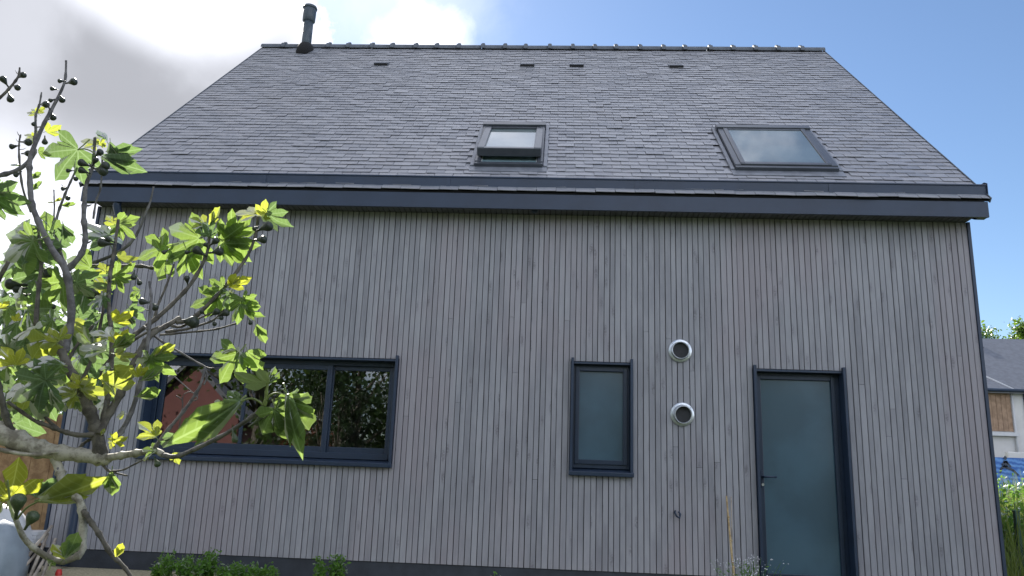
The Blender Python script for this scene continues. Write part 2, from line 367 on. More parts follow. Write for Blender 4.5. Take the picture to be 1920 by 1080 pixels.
# wall core with real openings (front), sides with gables, back
wall = MB()
xs = sorted({0.0, W} | {v for o in OPEN for v in o[:2]}); zs = sorted({-0.3, 3.9} | {v for o in OPEN for v in o[2:]})
for i in range(len(xs)-1):
    for j in range(len(zs)-1):
        cx, cz = (xs[i]+xs[i+1])/2, (zs[j]+zs[j+1])/2
        if any(o[0] < cx < o[1] and o[2] < cz < o[3] for o in OPEN): continue
        wall.add([(xs[i], .024, zs[j]), (xs[i+1], .024, zs[j]), (xs[i+1], .024, zs[j+1]), (xs[i], .024, zs[j+1])], [(0, 1, 2, 3)])
for x in (0.02, W-0.02):
    wall.add([(x, 0.03, -0.3), (x, DEPTH, -0.3), (x, DEPTH, 3.95), (x, YR, ZR-0.1), (x, 0.03, 3.95)], [(0, 1, 2, 3, 4)])
wall.add([(0, DEPTH, -0.3), (W, DEPTH, -0.3), (W, DEPTH, 3.95), (0, DEPTH, 3.95)], [(0, 1, 2, 3)])
part('wall', wall, M['back'], house)

# cladding slats, each one a piece
rs = random.Random(3); PITCH_B = W/161
EDGE = [0.0]+[i*PITCH_B+rs.uniform(-.0045, .0045) for i in range(1, 161)]+[W]
for i in range(161):
    gap = (0.0085 if i % 2 else 0.0045)+rs.uniform(-.0015, .002)
    x0 = EDGE[i]+gap/2; x1 = EDGE[i+1]-0.003
    y0 = rs.uniform(-0.002, 0.002)
    cells = [(x0, x1, ZB, ZSOF-0.004)]
    for o in OPEN:
        ex0, ex1, lo, hi = o[0]-0.008, o[1]+0.008, o[2]-(0.046 if o is not DOOR else 0.2), o[3]+0.006
        n = []
        for (a0, a1, za, zb_) in cells:
            if a1 <= ex0 or a0 >= ex1: n.append((a0, a1, za, zb_)); continue
            if lo-za > 0.02: n.append((a0, a1, za, lo))
            if zb_-hi > 0.02: n.append((a0, a1, hi, zb_))
            m0, m1 = max(za, lo), min(zb_, hi)
            if ex0-a0 > 0.008: n.append((a0, ex0, m0, m1))
            if a1-ex1 > 0.008: n.append((ex1, a1, m0, m1))
        cells = n
    if rs.random() < 0.25 and len(cells) == 1 and cells[0][3]-cells[0][2] > 3:
        zc = rs.uniform(0.7, 3.0); c_ = cells[0]; cells = [(c_[0], c_[1], c_[2], zc-0.0015), (c_[0], c_[1], zc+0.0015, c_[3])]
    for a0, a1, a, b in cells:
        yy = y0+rs.uniform(-0.0015, 0.0015); c = 0.0025
        mb = MB(); mb.prism([(a0, 0.021, a), (a0, yy+c, a), (a0+c, yy, a), (a1-c, yy, a), (a1, yy+c, a), (a1, 0.021, a)], (0, 0, b-a))
        part('cladding_board', mb, M['clad'], house)

# plinth, corner trims, soffit, fascia
mb = MB(); mb.box(0.01, DOOR[0], 0.012, 0.3, -0.32, ZB-0.006); mb.box(DOOR[1], W-0.01, 0.012, 0.3, -0.32, ZB-0.006); mb.box(DOOR[0]+.001, DOOR[1]-.001, 0.0, 0.3, -0.32, DOOR[2]-0.002)
part('base_wall', mb, M['plinth'], house)
for x0, x1 in ((-0.03, 0.0), (W, W+0.03)):
    mb = MB(); mb.box(x0, x1, -0.012, 0.06, -0.02, ZSOF); part('corner_trim', mb, M['navy'], house)
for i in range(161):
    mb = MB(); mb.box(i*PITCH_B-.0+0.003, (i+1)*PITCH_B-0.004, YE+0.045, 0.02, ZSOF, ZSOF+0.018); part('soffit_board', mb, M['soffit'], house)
mb = MB(); mb.box(-0.005, W+.005, YE+0.045, 0.02, ZSOF+0.02, ZSOF+0.03); part('soffit_backing', mb, M['back'], house)
mb = MB(); mb.box(-OL+0.02, W+OR-0.015, YE+0.018, YE+0.043, 3.628, 3.792); part('fascia', mb, M['navy'], house)
for x0, x1 in ((-OL+0.022, -0.004), (W+0.004, W+OR-0.017)):          # boxed eave returns
    mb = MB(); mb.prism([(x0, YE+0.044, 3.632), (x0, YE+0.12, 3.632), (x0, 0.25, 3.83), (x0, 0.25, 4.28), (x0, YE+0.044, 3.785)], (x1-x0, 0, 0)); part('eave_return', mb, M['navy'], house)
for sx in (-OL+0.012, W+OR-0.030):                                  # verge boards under the slates
    mb = MB(); mb.prism([rp(sx, 0.16, -0.022), rp(sx, LS, -0.022), rp(sx, LS, -0.16), rp(sx, 0.16, -0.16)], (0.018, 0, 0)); part('verge_board', mb, M['navy'], house)
for sx in (-OL-0.012, W+OR+0.002):
    mb = MB(); mb.prism([rp(sx, 0.0, -0.03), rp(sx, 0.0, 0.024), rp(sx, LS, 0.024), rp(sx, LS, -0.03)], (0.010, 0, 0)); part('verge_strip', mb, M['ridge'], house)
mb = MB()
mb.tube([(4.827, -0.13, 3.656), (4.827, -0.13, 3.640)], 0.036, 16); mb.tube([(4.827, -0.13, 3.641), (4.827, -0.13, 3.634)], 0.026, 16)
part('soffit_light', mb, M['navy'], house)

# ---- roof
roof = bpy.data.objects.new('roof', None); COL.objects.link(roof); roof.parent = house
mb = MB()
for sg in (0, 1):
    f = (lambda v: v) if sg == 0 else (lambda v: Vector((v.x, 2*YR-v.y, v.z)))
    a = [f(rp(-OL+.01, 0.01, -0.012)), f(rp(W+OR-.01, 0.01, -0.012)), f(rp(W+OR-.01, LS, -0.012)), f(rp(-OL+.01, LS, -0.012))]
    b = [f(rp(-OL+.01, 0.01, -0.022)), f(rp(W+OR-.01, 0.01, -0.022)), f(rp(W+OR-.01, LS, -0.022)), f(rp(-OL+.01, LS, -0.022))]
    mb.add(a+b, [(0, 1, 2, 3), (7, 6, 5, 4), (0, 4, 5, 1), (1, 5, 6, 2), (2, 6, 7, 3), (3, 7, 4, 0)])
part('roof_deck', mb, M['back'], roof)
EXPO, SW = 0.110, 0.206
s_of = lambda Y: (Y-YE)/CT
SKY = [(4.125, 4.893, s_of(0.185), s_of(1.135), True), (7.02, 8.135, s_of(0.185), s_of(1.135), False)]
def slate_mesh(w, L, seed):
    r = random.Random(seed); mb = MB(); t = 0.005
    a = [Vector((0.002+r.uniform(0, .0025), r.uniform(-.004, .004), 0)), Vector((w-0.002-r.uniform(0, .0025), r.uniform(-.004, .004), 0)), Vector((w-.002, L, 0)), Vector((.002, L, 0))]
    lift = [0.019+r.uniform(-.003, .004), 0.019+r.uniform(-.003, .004), 0.001, 0.001]
    mb.add([(v.x, v.y, lift[i]-t) for i, v in enumerate(a)]+[(v.x, v.y, lift[i]) for i, v in enumerate(a)],
           [(3, 2, 1, 0), (4, 5, 6, 7), (0, 1, 5, 4), (1, 2, 6, 5), (2, 3, 7, 6), (3, 0, 4, 7)])
    return mb
var = [slate_mesh(SW, 0.235, k) for k in range(8)]
var_me = [v.mesh('slate', M['slate']) for v in var]
half_me = {}
rot_roof = Matrix(((1, 0, 0, 0), (0, CT, -ST, 0), (0, ST, CT, 0), (0, 0, 0, 1)))
rest = MB(); rs = random.Random(11); nrows = int(LS/EXPO); n_obj = 0
for r in range(nrows):
    s0 = r*EXPO; off = 0 if r % 2 == 0 else -SW/2
    x = -OL+off
    while x < W+OR-0.02:
        xa, xb = max(x, -OL), min(x+SW, W+OR); w = xb-xa; xm = (xa+xb)/2; x += SW
        if w < 0.03: continue
        if any(k[0]-0.03 < xm < k[1]+0.03 and k[2]-0.10 < s0 < k[3]-0.01 for k in SKY): continue
        L = min(0.235, LS-s0); jit = rs.gauss(0, .003); jr = rs.gauss(0, 0.0065); lift = max(0, rs.gauss(0.0, 0.0016))
        if rs.random() < 0.03: jit -= 0.006; lift += 0.003; jr *= 2
        mtx = Matrix.Translation(rp(xa, s0+jit, lift)) @ rot_roof @ Matrix.Rotation(jr, 4, 'Z')
        full = abs(w-SW) < 1e-4 and L > 0.23
        vi = rs.randrange(8)
        if full and r in (0, 1, 4, 5, 6, 7) and n_obj < 290:
            o = link('slate', var_me[vi], roof); o.matrix_local = mtx; n_obj += 1
        else:
            src = var[vi] if full else slate_mesh(w, L, vi)
            rest.add([mtx @ Vector(v) for v in src.v], src.f)
part('upper_slates', rest, M['slate'], roof, 'stuff')
mb = MB()                                                            # the far slope, in courses
f2 = lambda v: Vector((v.x, 2*YR-v.y, v.z))
for r in range(nrows//2):
    mb.add([f2(rp(-OL, r*.22, 0.012)), f2(rp(W+OR, r*.22, .012)), f2(rp(W+OR, r*.22+.24, 0)), f2(rp(-OL, r*.22+.24, 0)), f2(rp(-OL, r*.22, 0.0)), f2(rp(W+OR, r*.22, 0.0))], [(3, 2, 1, 0), (0, 1, 5, 4)])
part('rear_slates', mb, M['slate'], roof, 'stuff')

# ridge tiles with collars
NT = 25; x0 = -OL-0.012; pw = (W+OR+0.012-x0)/NT
def half_pipe(mb, xa, xb, r, r2, zc):
    n = 10; a = []
    for xx, rr in ((xa, r), (xb, r)):
        for k in range(n+1):
            an = math.pi*(k/n)*1.12-math.pi*0.06; a.append((xx, YR-math.cos(an)*rr*1.25, zc+math.sin(an)*rr))
    mb.add(a, [(k, k+1, n+1+k+1, n+1+k) for k in range(n)], 0, True)
    b = [(xx, YR-math.cos(math.pi*(k/n)*1.12-math.pi*.06)*r2*1.25, zc+math.sin(math.pi*(k/n)*1.12-math.pi*.06)*r2) for xx in (xa, xb) for k in range(n+1)]
    o = len(mb.v); mb.v += b
    for base in (0, n+1):
        for k in range(n):
            mb.f.append([o-2*(n+1)+base+k, o-2*(n+1)+base+k+1, o+base+k+1, o+base+k]); mb.mi.append(0); mb.sm.append(False)
tile = MB(); half_pipe(tile, 0, pw-0.004, 0.088, 0.074, ZR-0.035)
half_pipe(tile, -0.03, 0.035, 0.108, 0.08, ZR-0.035)
tile.box(-0.022, 0.026, YR-0.022, YR+0.022, ZR+0.06, ZR+0.098)
tme = tile.mesh('ridge_tile', M['ridge'])
tile1 = MB(); half_pipe(tile1, 0, pw-0.004, 0.088, 0.074, ZR-0.035); t1 = tile1.mesh('ridge_tile', M['ridge'])
for i in range(NT):
    o = link('ridge_tile', t1 if i == 0 else tme, roof); o.location = (x0+i*pw, 0, rs.uniform(-.003, .003)); o.rotation_euler = (0, rs.uniform(-.003, .003), 0)

# gutter standing on the slope
gut = MB(); gy = -0.213; gz = ZE+SLOPE*(gy-YE)+0.012
prof = [(gy, gz-0.004), (gy-0.004, gz+0.098), (gy-0.015, gz+0.103), (gy-0.013, gz+0.116), (gy+0.004, gz+0.118), (gy+0.012, gz+0.106), (gy+0.010, gz+0.02), (gy+0.14, gz+0.148), (gy+0.14, gz+0.140), (gy+0.03, gz+0.012)]
gut.prism([(-OL+0.015, y, z) for y, z in prof], (W+OL+OR-0.005, 0, 0)); gutter = part('gutter', gut, M['navy'], house)
for gx in (-OL+0.009, W+OR+0.010):
    mb = MB(); mb.prism([(gx, gy-0.018, gz-.02), (gx, gy-0.02, gz+0.124), (gx, gy+0.03, gz+0.152), (gx, gy+0.15, gz+0.155)], (0.006, 0, 0)); part('gutter_end', mb, M['navy'], gutter)
mb = MB()
mb.box(-OL+.02, W+OR-.02, gy-0.03, gy-0.001, gz-0.022, gz-0.010); part('gutter_foot', mb, M['flash'], gutter)

for gx in (1.9, 3.9, 5.9, 7.9):
    mb = MB(); mb.box(gx-.02, gx+.02, gy-0.008, gy+.0, gz-.0, gz+0.096); part('gutter_joint', mb, M['navy'], gutter)
# downpipe
mb = MB(); mb.tube([(0.30, -0.20, 3.80), (0.30, -0.20, 3.60), (0.30, -0.075, 3.42), (0.30, -0.075, 0.05), (0.30, -0.10, -0.12)], 0.042, 14)
dp = part('downpipe', mb, M['navy'], house)
for z in (3.0, 1.9, 0.75):
    mb = MB(); mb.tube([(0.30, -0.075, z-.012), (0.30, -0.075, z+.012)], 0.047, 14); mb.box(0.285, 0.315, -0.05, 0.0, z-.01, z+.01); part('pipe_clip', mb, M['navy'], dp)

# ---- openings: lining + frames
def lining(o, parent, depth, sill=True, ears=0.035):
    x0, x1, z0, z1 = o; t = 0.022
    mb = MB(); mb.box(x0-0.004, x0+t, -0.045, depth, z0, z1+ears); part('jamb_trim', mb, M['navy'], parent)
    mb = MB(); mb.box(x1-t, x1+0.004, -0.045, depth, z0, z1+ears); part('jamb_trim', mb, M['navy'], parent)
    mb = MB(); mb.box(x0+t, x1-t, -0.012, depth, z1-t, z1-0.001); part('head_trim', mb, M['navy'], parent)
    if sill:
        mb = MB(); mb.prism([(x0-0.012, -0.062, z0-0.045), (x0-0.012, -0.062, z0-0.003), (x0-0.012, depth, z0+0.035), (x0-0.012, depth, z0-0.02), (x0-0.012, -0.03, z0-0.045)], (x1-x0+0.024, 0, 0))
        bevel(part('sill', mb, M['alu'], parent), 0.006)
def frame_rect(name, x0, x1, z0, z1, y0, y1, w, parent, mat_=None, wb=None):
    wb = wb or w; mb = MB()
    mb.box(x0, x0+w, y0, y1, z0, z1); mb.box(x1-w, x1, y0, y1, z0, z1); mb.box(x0+w, x1-w, y0+.001, y1-.001, z1-w, z1); mb.box(x0+w, x1-w, y0+.001, y1-.001, z0, z0+wb)
    return bevel(part(name, mb, mat_ or M['alu'], parent), 0.004)
def pane(name, x0, x1, z0, z1, y, parent, m, t=0.012):
    mb = MB(); mb.add([(x0, y, z0), (x1, y, z0), (x1, y, z1), (x0, y, z1)], [(0, 1, 2, 3)]); return part(name, mb, m, parent)

# wide sliding window
win = bpy.data.objects.new('sliding_window', None); COL.objects.link(win); win.parent = house; win['label'] = 'wide anthracite sliding window reflecting the garden'
x0, x1, z0, z1 = WIN
lining(WIN, win, 0.20)
frame_rect('frame', x0+.022, x1-.022, z0+.03, z1-.022, 0.115, 0.20, 0.045, win, wb=0.06)
mb = MB(); mb.box(x0+.07, x1-.07, 0.098, 0.114, z0+.03, z0+.052); part('track', mb, M['alu'], win)
frame_rect('sash', 0.895, 2.735, z0+0.085, z1-.062, 0.122, 0.155, 0.055, win, wb=0.06)
frame_rect('sash', 2.70, 3.39, z0+0.088, z1-.064, 0.158, 0.19, 0.05, win, wb=0.06)
mb = MB(); mb.box(1.80, 1.835, 0.124, 0.150, z0+0.145, z1-.118); bevel(part('glazing_bar', mb, M['alu'], win), 0.004)
pane('pane', 0.945, 1.805, z0+.14, z1-.11, 0.140, win, M['glass']); pane('pane', 1.83, 2.685, z0+.14, z1-.11, 0.141, win, M['glass']); pane('pane', 2.745, 3.345, z0+.143, z1-.11, 0.175, win, M['glass'])
mb = MB()                                                            # room behind
rx0, rx1, ry0, ry1, rz0, rz1 = 0.3, 4.6, 0.21, 4.0, -0.05, 2.5
mb.add([(rx0, ry0, rz0), (rx1, ry0, rz0), (rx1, ry1, rz0), (rx0, ry1, rz0), (rx0, ry0, rz1), (rx1, ry0, rz1), (rx1, ry1, rz1), (rx0, ry1, rz1)], [(0, 1, 2, 3), (7, 6, 5, 4), (1, 5, 6, 2), (2, 6, 7, 3), (3, 7, 4, 0)])
part('room', mb, M['room'], house)

# small window
sw = bpy.data.objects.new('small_window', None); COL.objects.link(sw); sw.parent = house; sw['label'] = 'narrow upright window with frosted glass'
x0, x1, z0, z1 = SML; lining(SML, sw, 0.14)
frame_rect('frame', x0+.022, x1-.022, z0+.03, z1-.022, 0.065, 0.14, 0.03, sw, wb=0.045)
frame_rect('sash', x0+.045, x1-.045, z0+.07, z1-.045, 0.050, 0.11, 0.042, sw, wb=0.045)
pane('pane', x0+.083, x1-.083, z0+.11, z1-.083, 0.085, sw, M['frost'])

# door
dr = bpy.data.objects.new('door', None); COL.objects.link(dr); dr.parent = house; dr['label'] = 'tall frosted glass door with anthracite frame'
x0, x1, z0, z1 = DOOR; lining(DOOR, dr, 0.19, sill=False)
frame_rect('frame', x0+.022, x1-.022, z0+.001, z1-.022, 0.10, 0.19, 0.04, dr, wb=0.03)
frame_rect('leaf_frame', x0+.05, x1-.065, z0+.035, z1-.05, 0.088, 0.16, 0.04, dr, wb=0.09)
pane('pane', x0+.088, x1-.10, z0+.12, z1-.088, 0.115, dr, M['frost'])
mb = MB(); hx, hz = x0+0.072, 0.985
mb.box(hx-0.014, hx+0.014, 0.080, 0.0875, hz-0.11, hz+0.06)
hd = bevel(part('handle', mb, M['navy'], dr), 0.003)
mb = MB(); mb.tube([(hx, 0.082, hz), (hx, 0.030, hz), (hx+0.02, 0.026, hz), (hx+0.125, 0.030, hz+0.002)], 0.0105, 10); part('lever', mb, M['navy'], hd)
mb = MB(); mb.tube([(hx, 0.082, hz-0.075), (hx, 0.070, hz-0.075)], 0.013, 12); part('lock_cylinder', mb, M['steel'], hd)

# wall vents
def wall_vent(cx, cz, tilt, lbl):
    v = bpy.data.objects.new('wall_vent', None); COL.objects.link(v); v.parent = house; v.location = (cx, 0, cz); v['label'] = lbl
    n = 28
    def ring(prof, name, m):
        mb = MB(); vs_ = []
        for (r, y) in prof:
            for k in range(n):
                a = 2*math.pi*k/n; vs_.append((math.cos(a)*r, y, math.sin(a)*r))
        mb.add(vs_, [(i*n+k, i*n+(k+1) % n, (i+1)*n+(k+1) % n, (i+1)*n+k) for i in range(len(prof)-1) for k in range(n)], 0, True)
        return part(name, mb, m, v)
    ring([(0.118, -0.003), (0.120, -0.010), (0.115, -0.014), (0.095, -0.016)], 'flange', M['zinc'])
    p = ring([(0.094, -0.004), (0.089, -0.055), (0.087, -0.060), (0.082, -0.058), (0.081, 0.02)], 'duct_collar', M['zinc']); p.rotation_euler = (tilt, 0, tilt*0.8)
    mb = MB(); mb.add([(math.cos(2*math.pi*k/n)*.082, -0.022, math.sin(2*math.pi*k/n)*.082) for k in range(n)], [list(range(n))[::-1]]); part('vent_grille', mb, M['ductin'], v)
    for a in (0.7, 2.4, 4.0, 5.6):
        mb = MB(); mb.tube([(math.cos(a)*.106, -0.013, math.sin(a)*.106), (math.cos(a)*.106, -0.019, math.sin(a)*.106)], 0.005, 8); part('screw', mb, M['steel'], v)
wall_vent(6.358, 2.212, 0.0, 'upper round metal wall vent'); wall_vent(6.370, 1.567, 0.12, 'lower round metal wall vent')
# pipe stub and cable end low on the wall
mb = MB(); c = Vector((6.309, 0, 0.594))
mb.tube([c+Vector((-.02, 0.0, .035)), c+Vector((-.03, -.035, .02)), c+Vector((-.012, -.05, -.015)), c+Vector((.012, -.045, -.03)), c+Vector((.025, -.03, .005)), c+Vector((.008, -.02, .03))], 0.009, 8)
part('cable_end', mb, M['navy'], house)

# ---- roof windows
def roof_window(k, lbl):
    xa, xb, sa, sb, opened = k
    g = bpy.data.objects.new('roof_window', None); COL.objects.link(g); g.parent = house; g['label'] = lbl
    def bx(name, x0, x1, s0, s1, n0, n1, m, par=g, bev=0.006):
        mb = MB(); o = rp(x0, s0, n0); mb.obox(o, (x1-x0, 0, 0), SV*(s1-s0), NV*(n1-n0)); return bevel(part(name, mb, m, par), bev)
    bx('apron_flashing', xa-0.05, xb+0.05, sa-0.135, sa+0.02, 0.016, 0.026, M['flash'])
    for (p0, p1) in ((xa-0.05, xa-0.005), (xb+0.005, xb+0.05)): bx('side_flashing', p0, p1, sa, sb+0.02, 0.014, 0.040, M['flash'])
    bx('head_flashing', xa-0.05, xb+0.05, sb-0.03, sb+0.05, 0.016, 0.034, M['flash'])
    w = 0.065
    bx('side_cover', xa, xa+w, sa+0.04, sb, 0.0, 0.075, M['skyframe']); bx('side_cover', xb-w, xb, sa+0.04, sb, 0.0, 0.0752, M['skyframe'])
    bx('bottom_cover', xa, xb, sa-0.015, sa+0.045, 0.0, 0.066, M['skyframe']); bx('top_casing', xa-0.012, xb+0.012, sb-0.10, sb+0.005, 0.0, 0.094, M['skyframe'])
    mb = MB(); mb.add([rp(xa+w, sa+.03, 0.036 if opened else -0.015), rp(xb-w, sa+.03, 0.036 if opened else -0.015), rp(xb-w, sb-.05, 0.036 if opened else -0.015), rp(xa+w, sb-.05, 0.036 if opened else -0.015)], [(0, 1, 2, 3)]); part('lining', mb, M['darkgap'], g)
    if opened:
        mb = MB()
        for (p0, p1, q0, q1) in ((xa+w+.004, xb-w-.004, sa+.048, sa+.058), (xa+w+.004, xa+w+.014, sa+.06, sa+.4), (xb-w-.014, xb-w-.004, sa+.06, sa+.4)): mb.obox(rp(p0, q0, 0.03), (p1-p0, 0, 0), SV*(q1-q0), NV*0.022)
        part('gasket', mb, M['seal'], g)
        mb = MB(); c0 = rp(xa+0.42*(xb-xa), sa+0.20, 0.0); mb.tube([c0, c0+NV*0.035], 0.012, 10); part('catch', mb, M['steel'], g)
    # sash turns about its middle
    s = bpy.data.objects.new('sash', None); COL.objects.link(s); s.parent = g
    mid = rp((xa+xb)/2, (sa+sb)/2+(0.04 if opened else 0), 0.085 if opened else 0.055); s.matrix_local = Matrix.Translation(mid) @ rot_roof @ Matrix.Rotation(R(-6.5) if opened else 0, 4, 'X')
    hw, hl = (xb-xa)/2-(0.02 if opened else 0.062), (sb-sa)/2-(0.11 if opened else 0.07)
    fw_ = 0.085 if opened else 0.055
    def sb_(name, x0, x1, y0, y1, z0, z1, m, bev=0.008):
        mb = MB(); mb.box(x0, x1, y0, y1, z0, z1); o = part(name, mb, m, s); return bevel(o, bev) if bev else o
    top = 0.045 if opened else 0.03
    sb_('sash_side', -hw, -hw+fw_, -hl, hl, -0.03, top, M['skyframe']); sb_('sash_side', hw-fw_, hw, -hl, hl, -0.03, top, M['skyframe'])
    sb_('sash_bottom', -hw+.002, hw-.002, -hl-0.02, -hl+0.05, -0.055, top-.004, M['skyframe']); sb_('sash_top', -hw+fw_, hw-fw_, hl-0.08, hl-.001, -0.03, top-.004, M['skyframe'])
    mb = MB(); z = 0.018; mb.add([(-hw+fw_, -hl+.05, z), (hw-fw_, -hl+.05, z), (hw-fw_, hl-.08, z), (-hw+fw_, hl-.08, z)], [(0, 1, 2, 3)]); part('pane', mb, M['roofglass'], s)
roof_window(SKY[0], 'smaller roof window standing ajar'); roof_window(SKY[1], 'larger closed roof window')

# roof vents
for x in (2.20, 4.543, 5.323, 6.883):
    mb = MB(); s0 = s_of(3.20); w = 0.11
    a = [rp(x-w, s0, 0.012), rp(x+w, s0, 0.012), rp(x+w, s0+0.02, 0.055), rp(x-w, s0+0.02, 0.055), rp(x-w, s0+0.24, 0.014), rp(x+w, s0+0.24, 0.014)]
    mb.add(a, [(0, 1, 2, 3), (3, 2, 5, 4), (0, 3, 4), (1, 5, 2)])
    o = part('roof_vent', mb, [M['ridge'], M['back']], house); o.data.polygons[0].material_index = 1

# flue pipe
flue = bpy.data.objects.new('flue', None); COL.objects.link(flue); flue.parent = house; flue['label'] = 'dark flue pipe through the ridge end'
fb = rp(0.70, LS-0.24, 0.0)
mb = MB(); mb.tube([fb+Vector((0, 0, -0.1)), fb+Vector((0, 0, 0.60))], 0.082, 20); part('pipe', mb, M['flue'], flue)
mb = MB(); mb.tube([fb+Vector((0, 0, 0.55)), fb+Vector((0, 0, 0.575)), fb+Vector((0, 0, 0.80)), fb+Vector((0, 0, 0.82))], [0.084, 0.108, 0.112, 0.10], 20); part('cowl', mb, M['flue'], flue)
mb = MB(); mb.tube([fb+Vector((0, 0, 0.80)), fb+Vector((0, 0, 0.822)), fb+Vector((0, 0, 0.855))], [0.118, 0.126, 0.112], 20); part('cowl_rim', mb, M['flue'], flue)
mb = MB(); mb.tube([fb+Vector((0, -.02, -0.16)), fb+Vector((0, -.012, 0.02)), fb+Vector((0, 0, 0.10)), fb+Vector((0, 0, 0.13))], [0.175, 0.145, 0.115, 0.086], 20); part('storm_collar', mb, M['back'], flue)
mb = MB(); mb.obox(rp(0.45, LS-0.42, 0.018), (0.5, 0, 0), SV*0.36, NV*0.006); part('flashing_plate', mb, M['flash'], flue)

# ------------------------------------------------------------------ foliage builders
def leaf_cards(mb, pts, size, rnd, flat=0.4, n_side=5, elong=1.7):
    for p in pts:
        nrm = Vector((rnd.gauss(0, 1), rnd.gauss(0, 1), rnd.gauss(flat, 1))).normalized()
        a = nrm.cross(Vector((rnd.gauss(0, 1), rnd.gauss(0, 1), rnd.gauss(-.3, 1)))).normalized(); b = nrm.cross(a)
        L = size*rnd.uniform(.6, 1.3); w = L/elong
        mb.add([p-a*L*.5, p+b*w*.5-a*L*.1, p+a*L*.5+nrm*L*.1, p-b*w*.5-a*L*.1], [(0, 1, 2), (0, 2, 3)])
def make_tree(name, label, base, h, rx, ry, crown_lo, n, leaf, fol, rnd, group=None, barkm=None, conifer=False, clumps=26):
    t = thing(name, label, 'tree', base, group)
    mb = MB(); tips = []
    top = Vector((rnd.uniform(-.2, .2), rnd.uniform(-.2, .2), h*0.9))
    tr = [Vector((0, 0, -0.2)), Vector((rnd.uniform(-.1, .1), rnd.uniform(-.1, .1), h*.35)), top*0.7, top]
    r0 = h*0.022; mb.tube(tr, [r0*1.3, r0, r0*.6, r0*.15], 8)
    for k in range(clumps):
        f = rnd.uniform(0, 1); zc = crown_lo+(h-crown_lo)*f
        if conifer: rr = (1-f)*0.92+0.03
        else: rr = math.sin(math.pi*min(1, max(.08, f*.86+.1)))**.6
        a = rnd.uniform(0, 6.283); q = rnd.uniform(.35, 1)**.6
        c = Vector((math.cos(a)*rx*rr*q, math.sin(a)*ry*rr*q, zc)); tips.append((c, f))
        s = top*max(.25, min(.9, (zc/h)*.75)); mb.tube([s, (s+c)/2+Vector((0, 0, h*.02)), c], [r0*.35, r0*.22, r0*.08], 5)
    part('trunk', mb, barkm or M['bark'], t)
    cr = MB(); per = n//len(tips)
    for c, f in tips:
        cs = max(rx, ry)*rnd.uniform(.22, .42)*(1-.5*f if conifer else 1)
        pts = [c+Vector((rnd.gauss(0, cs*.6), rnd.gauss(0, cs*.6), rnd.gauss(0, cs*.5))) for _ in range(per)]
        leaf_cards(cr, pts, leaf, rnd)
    part('crown', cr, fol, t); return t
rt_ = random.Random(21)

# ------------------------------------------------------------------ background right: neighbour house, mural wall, trees, grass
nb = thing('neighbour_house', 'white neighbouring house with grey roof and brown timber panel, right edge', 'house')
Yn = 26.0
mb = MB(); mb.box(20.0, 34.0, Yn, Yn+8, 0.5, 5.22); part('wall', mb, M['render'], nb)
mb = MB(); mb.prism([(19.0, Yn-0.35, 5.16), (19.0, Yn+4, 8.12), (19.0, Yn+8.35, 5.16), (19.0, Yn+8.35, 5.0), (19.0, Yn+4, 7.92), (19.0, Yn-0.35, 5.0)], (16, 0, 0)); nr = part('roof', mb, M['nroof'], nb)
for cx in (22.6, 24.6):
    mb = MB(); mb.obox((cx, Yn+3.0, 7.45), (0.4, 0, 0), (0, .35, .24), (0, -.05, .06)); part('roof_vent', mb, M['whitep'] if cx < 23 else M['ductin'], nr)
mb = MB(); mb.tube([(22.6, Yn+2.2, 6.95), (24.35, Yn-0.38, 5.10)], 0.05, 6); part('valley_flashing', mb, M['whitep'], nr)
mb = MB(); mb.tube([(19.0, Yn-0.42, 5.12), (35, Yn-0.42, 5.12)], 0.07, 8); part('gutter', mb, M['navy'], nb)
for i in range(10):
    mb = MB(); mb.box(22.25+i*0.2+.006, 22.25+(i+1)*0.2-.006, Yn-0.045-(i % 3)*.003, Yn-0.002, 3.45, 5.05); part('cladding_board', mb, M['nclad'], nb)
mb = MB(); mb.box(22.2, 24.35, Yn-0.25, Yn-.002, 3.25, 3.40); part('lintel', mb, M['whitep'], nb)
mb = MB(); mb.box(23.0, 23.25, Yn-0.05, Yn-.002, 2.98, 3.12); part('vent', mb, M['ductin'], nb)
mb = MB(); mb.box(24.85, 25.9, Yn-0.03, Yn-.002, 3.9, 5.0); nw = part('window', mb, M['frost'], nb)
mb = MB(); mb.box(24.80, 24.86, Yn-0.06, Yn-.0, 3.85, 5.03); part('window_frame', mb, M['alu'], nw)
mb = MB(); mb.tube([(24.30, Yn-.08, 5.1), (24.30, Yn-.08, 1.5)], 0.045, 8); part('downpipe', mb, M['whitep'], nb)
gw = MB(); gw.box(22.6, 34, 23.6, 23.85, 0.6, 2.50); tag(bevel(gw.build('terrace_wall', M['render']), 0.03), 'low white terrace wall in front of the neighbouring house', 'wall')
# painted wall
mw = thing('mural_wall', 'blue painted garden wall with a dark running figure', 'wall')
mb = MB(); mb.box(15.2, 30, 14.0, 14.2, 0.3, 1.86)
mm, t, p = mat('blue_sea_mural'); g = t.nodes.new('ShaderNodeNewGeometry')
wv = nd(t, 'ShaderNodeTexWave', wave_type='BANDS', bands_direction='Z', inp={'Scale': 2.2, 'Distortion': 9.0, 'Detail': 3.0, 'Detail Scale': 1.2}); t.links.new(g.outputs['Position'], wv.inputs['Vector'])
c = mixc(t, wv.outputs['Fac'], (0.03, 0.13, 0.45), (0.13, 0.32, 0.72)); c = mixc(t, smooth(t, noise(t, g.outputs['Position'], 3, 6, .7), .58, .75), c, (.6, .7, .82))
t.links.new(c, p.inputs['Base Color']); p.inputs['Roughness'].default_value = 0.6
part('painted_panel', mb, mm, mw)
mb = MB(); o = onY(1887, 878, 13.985)
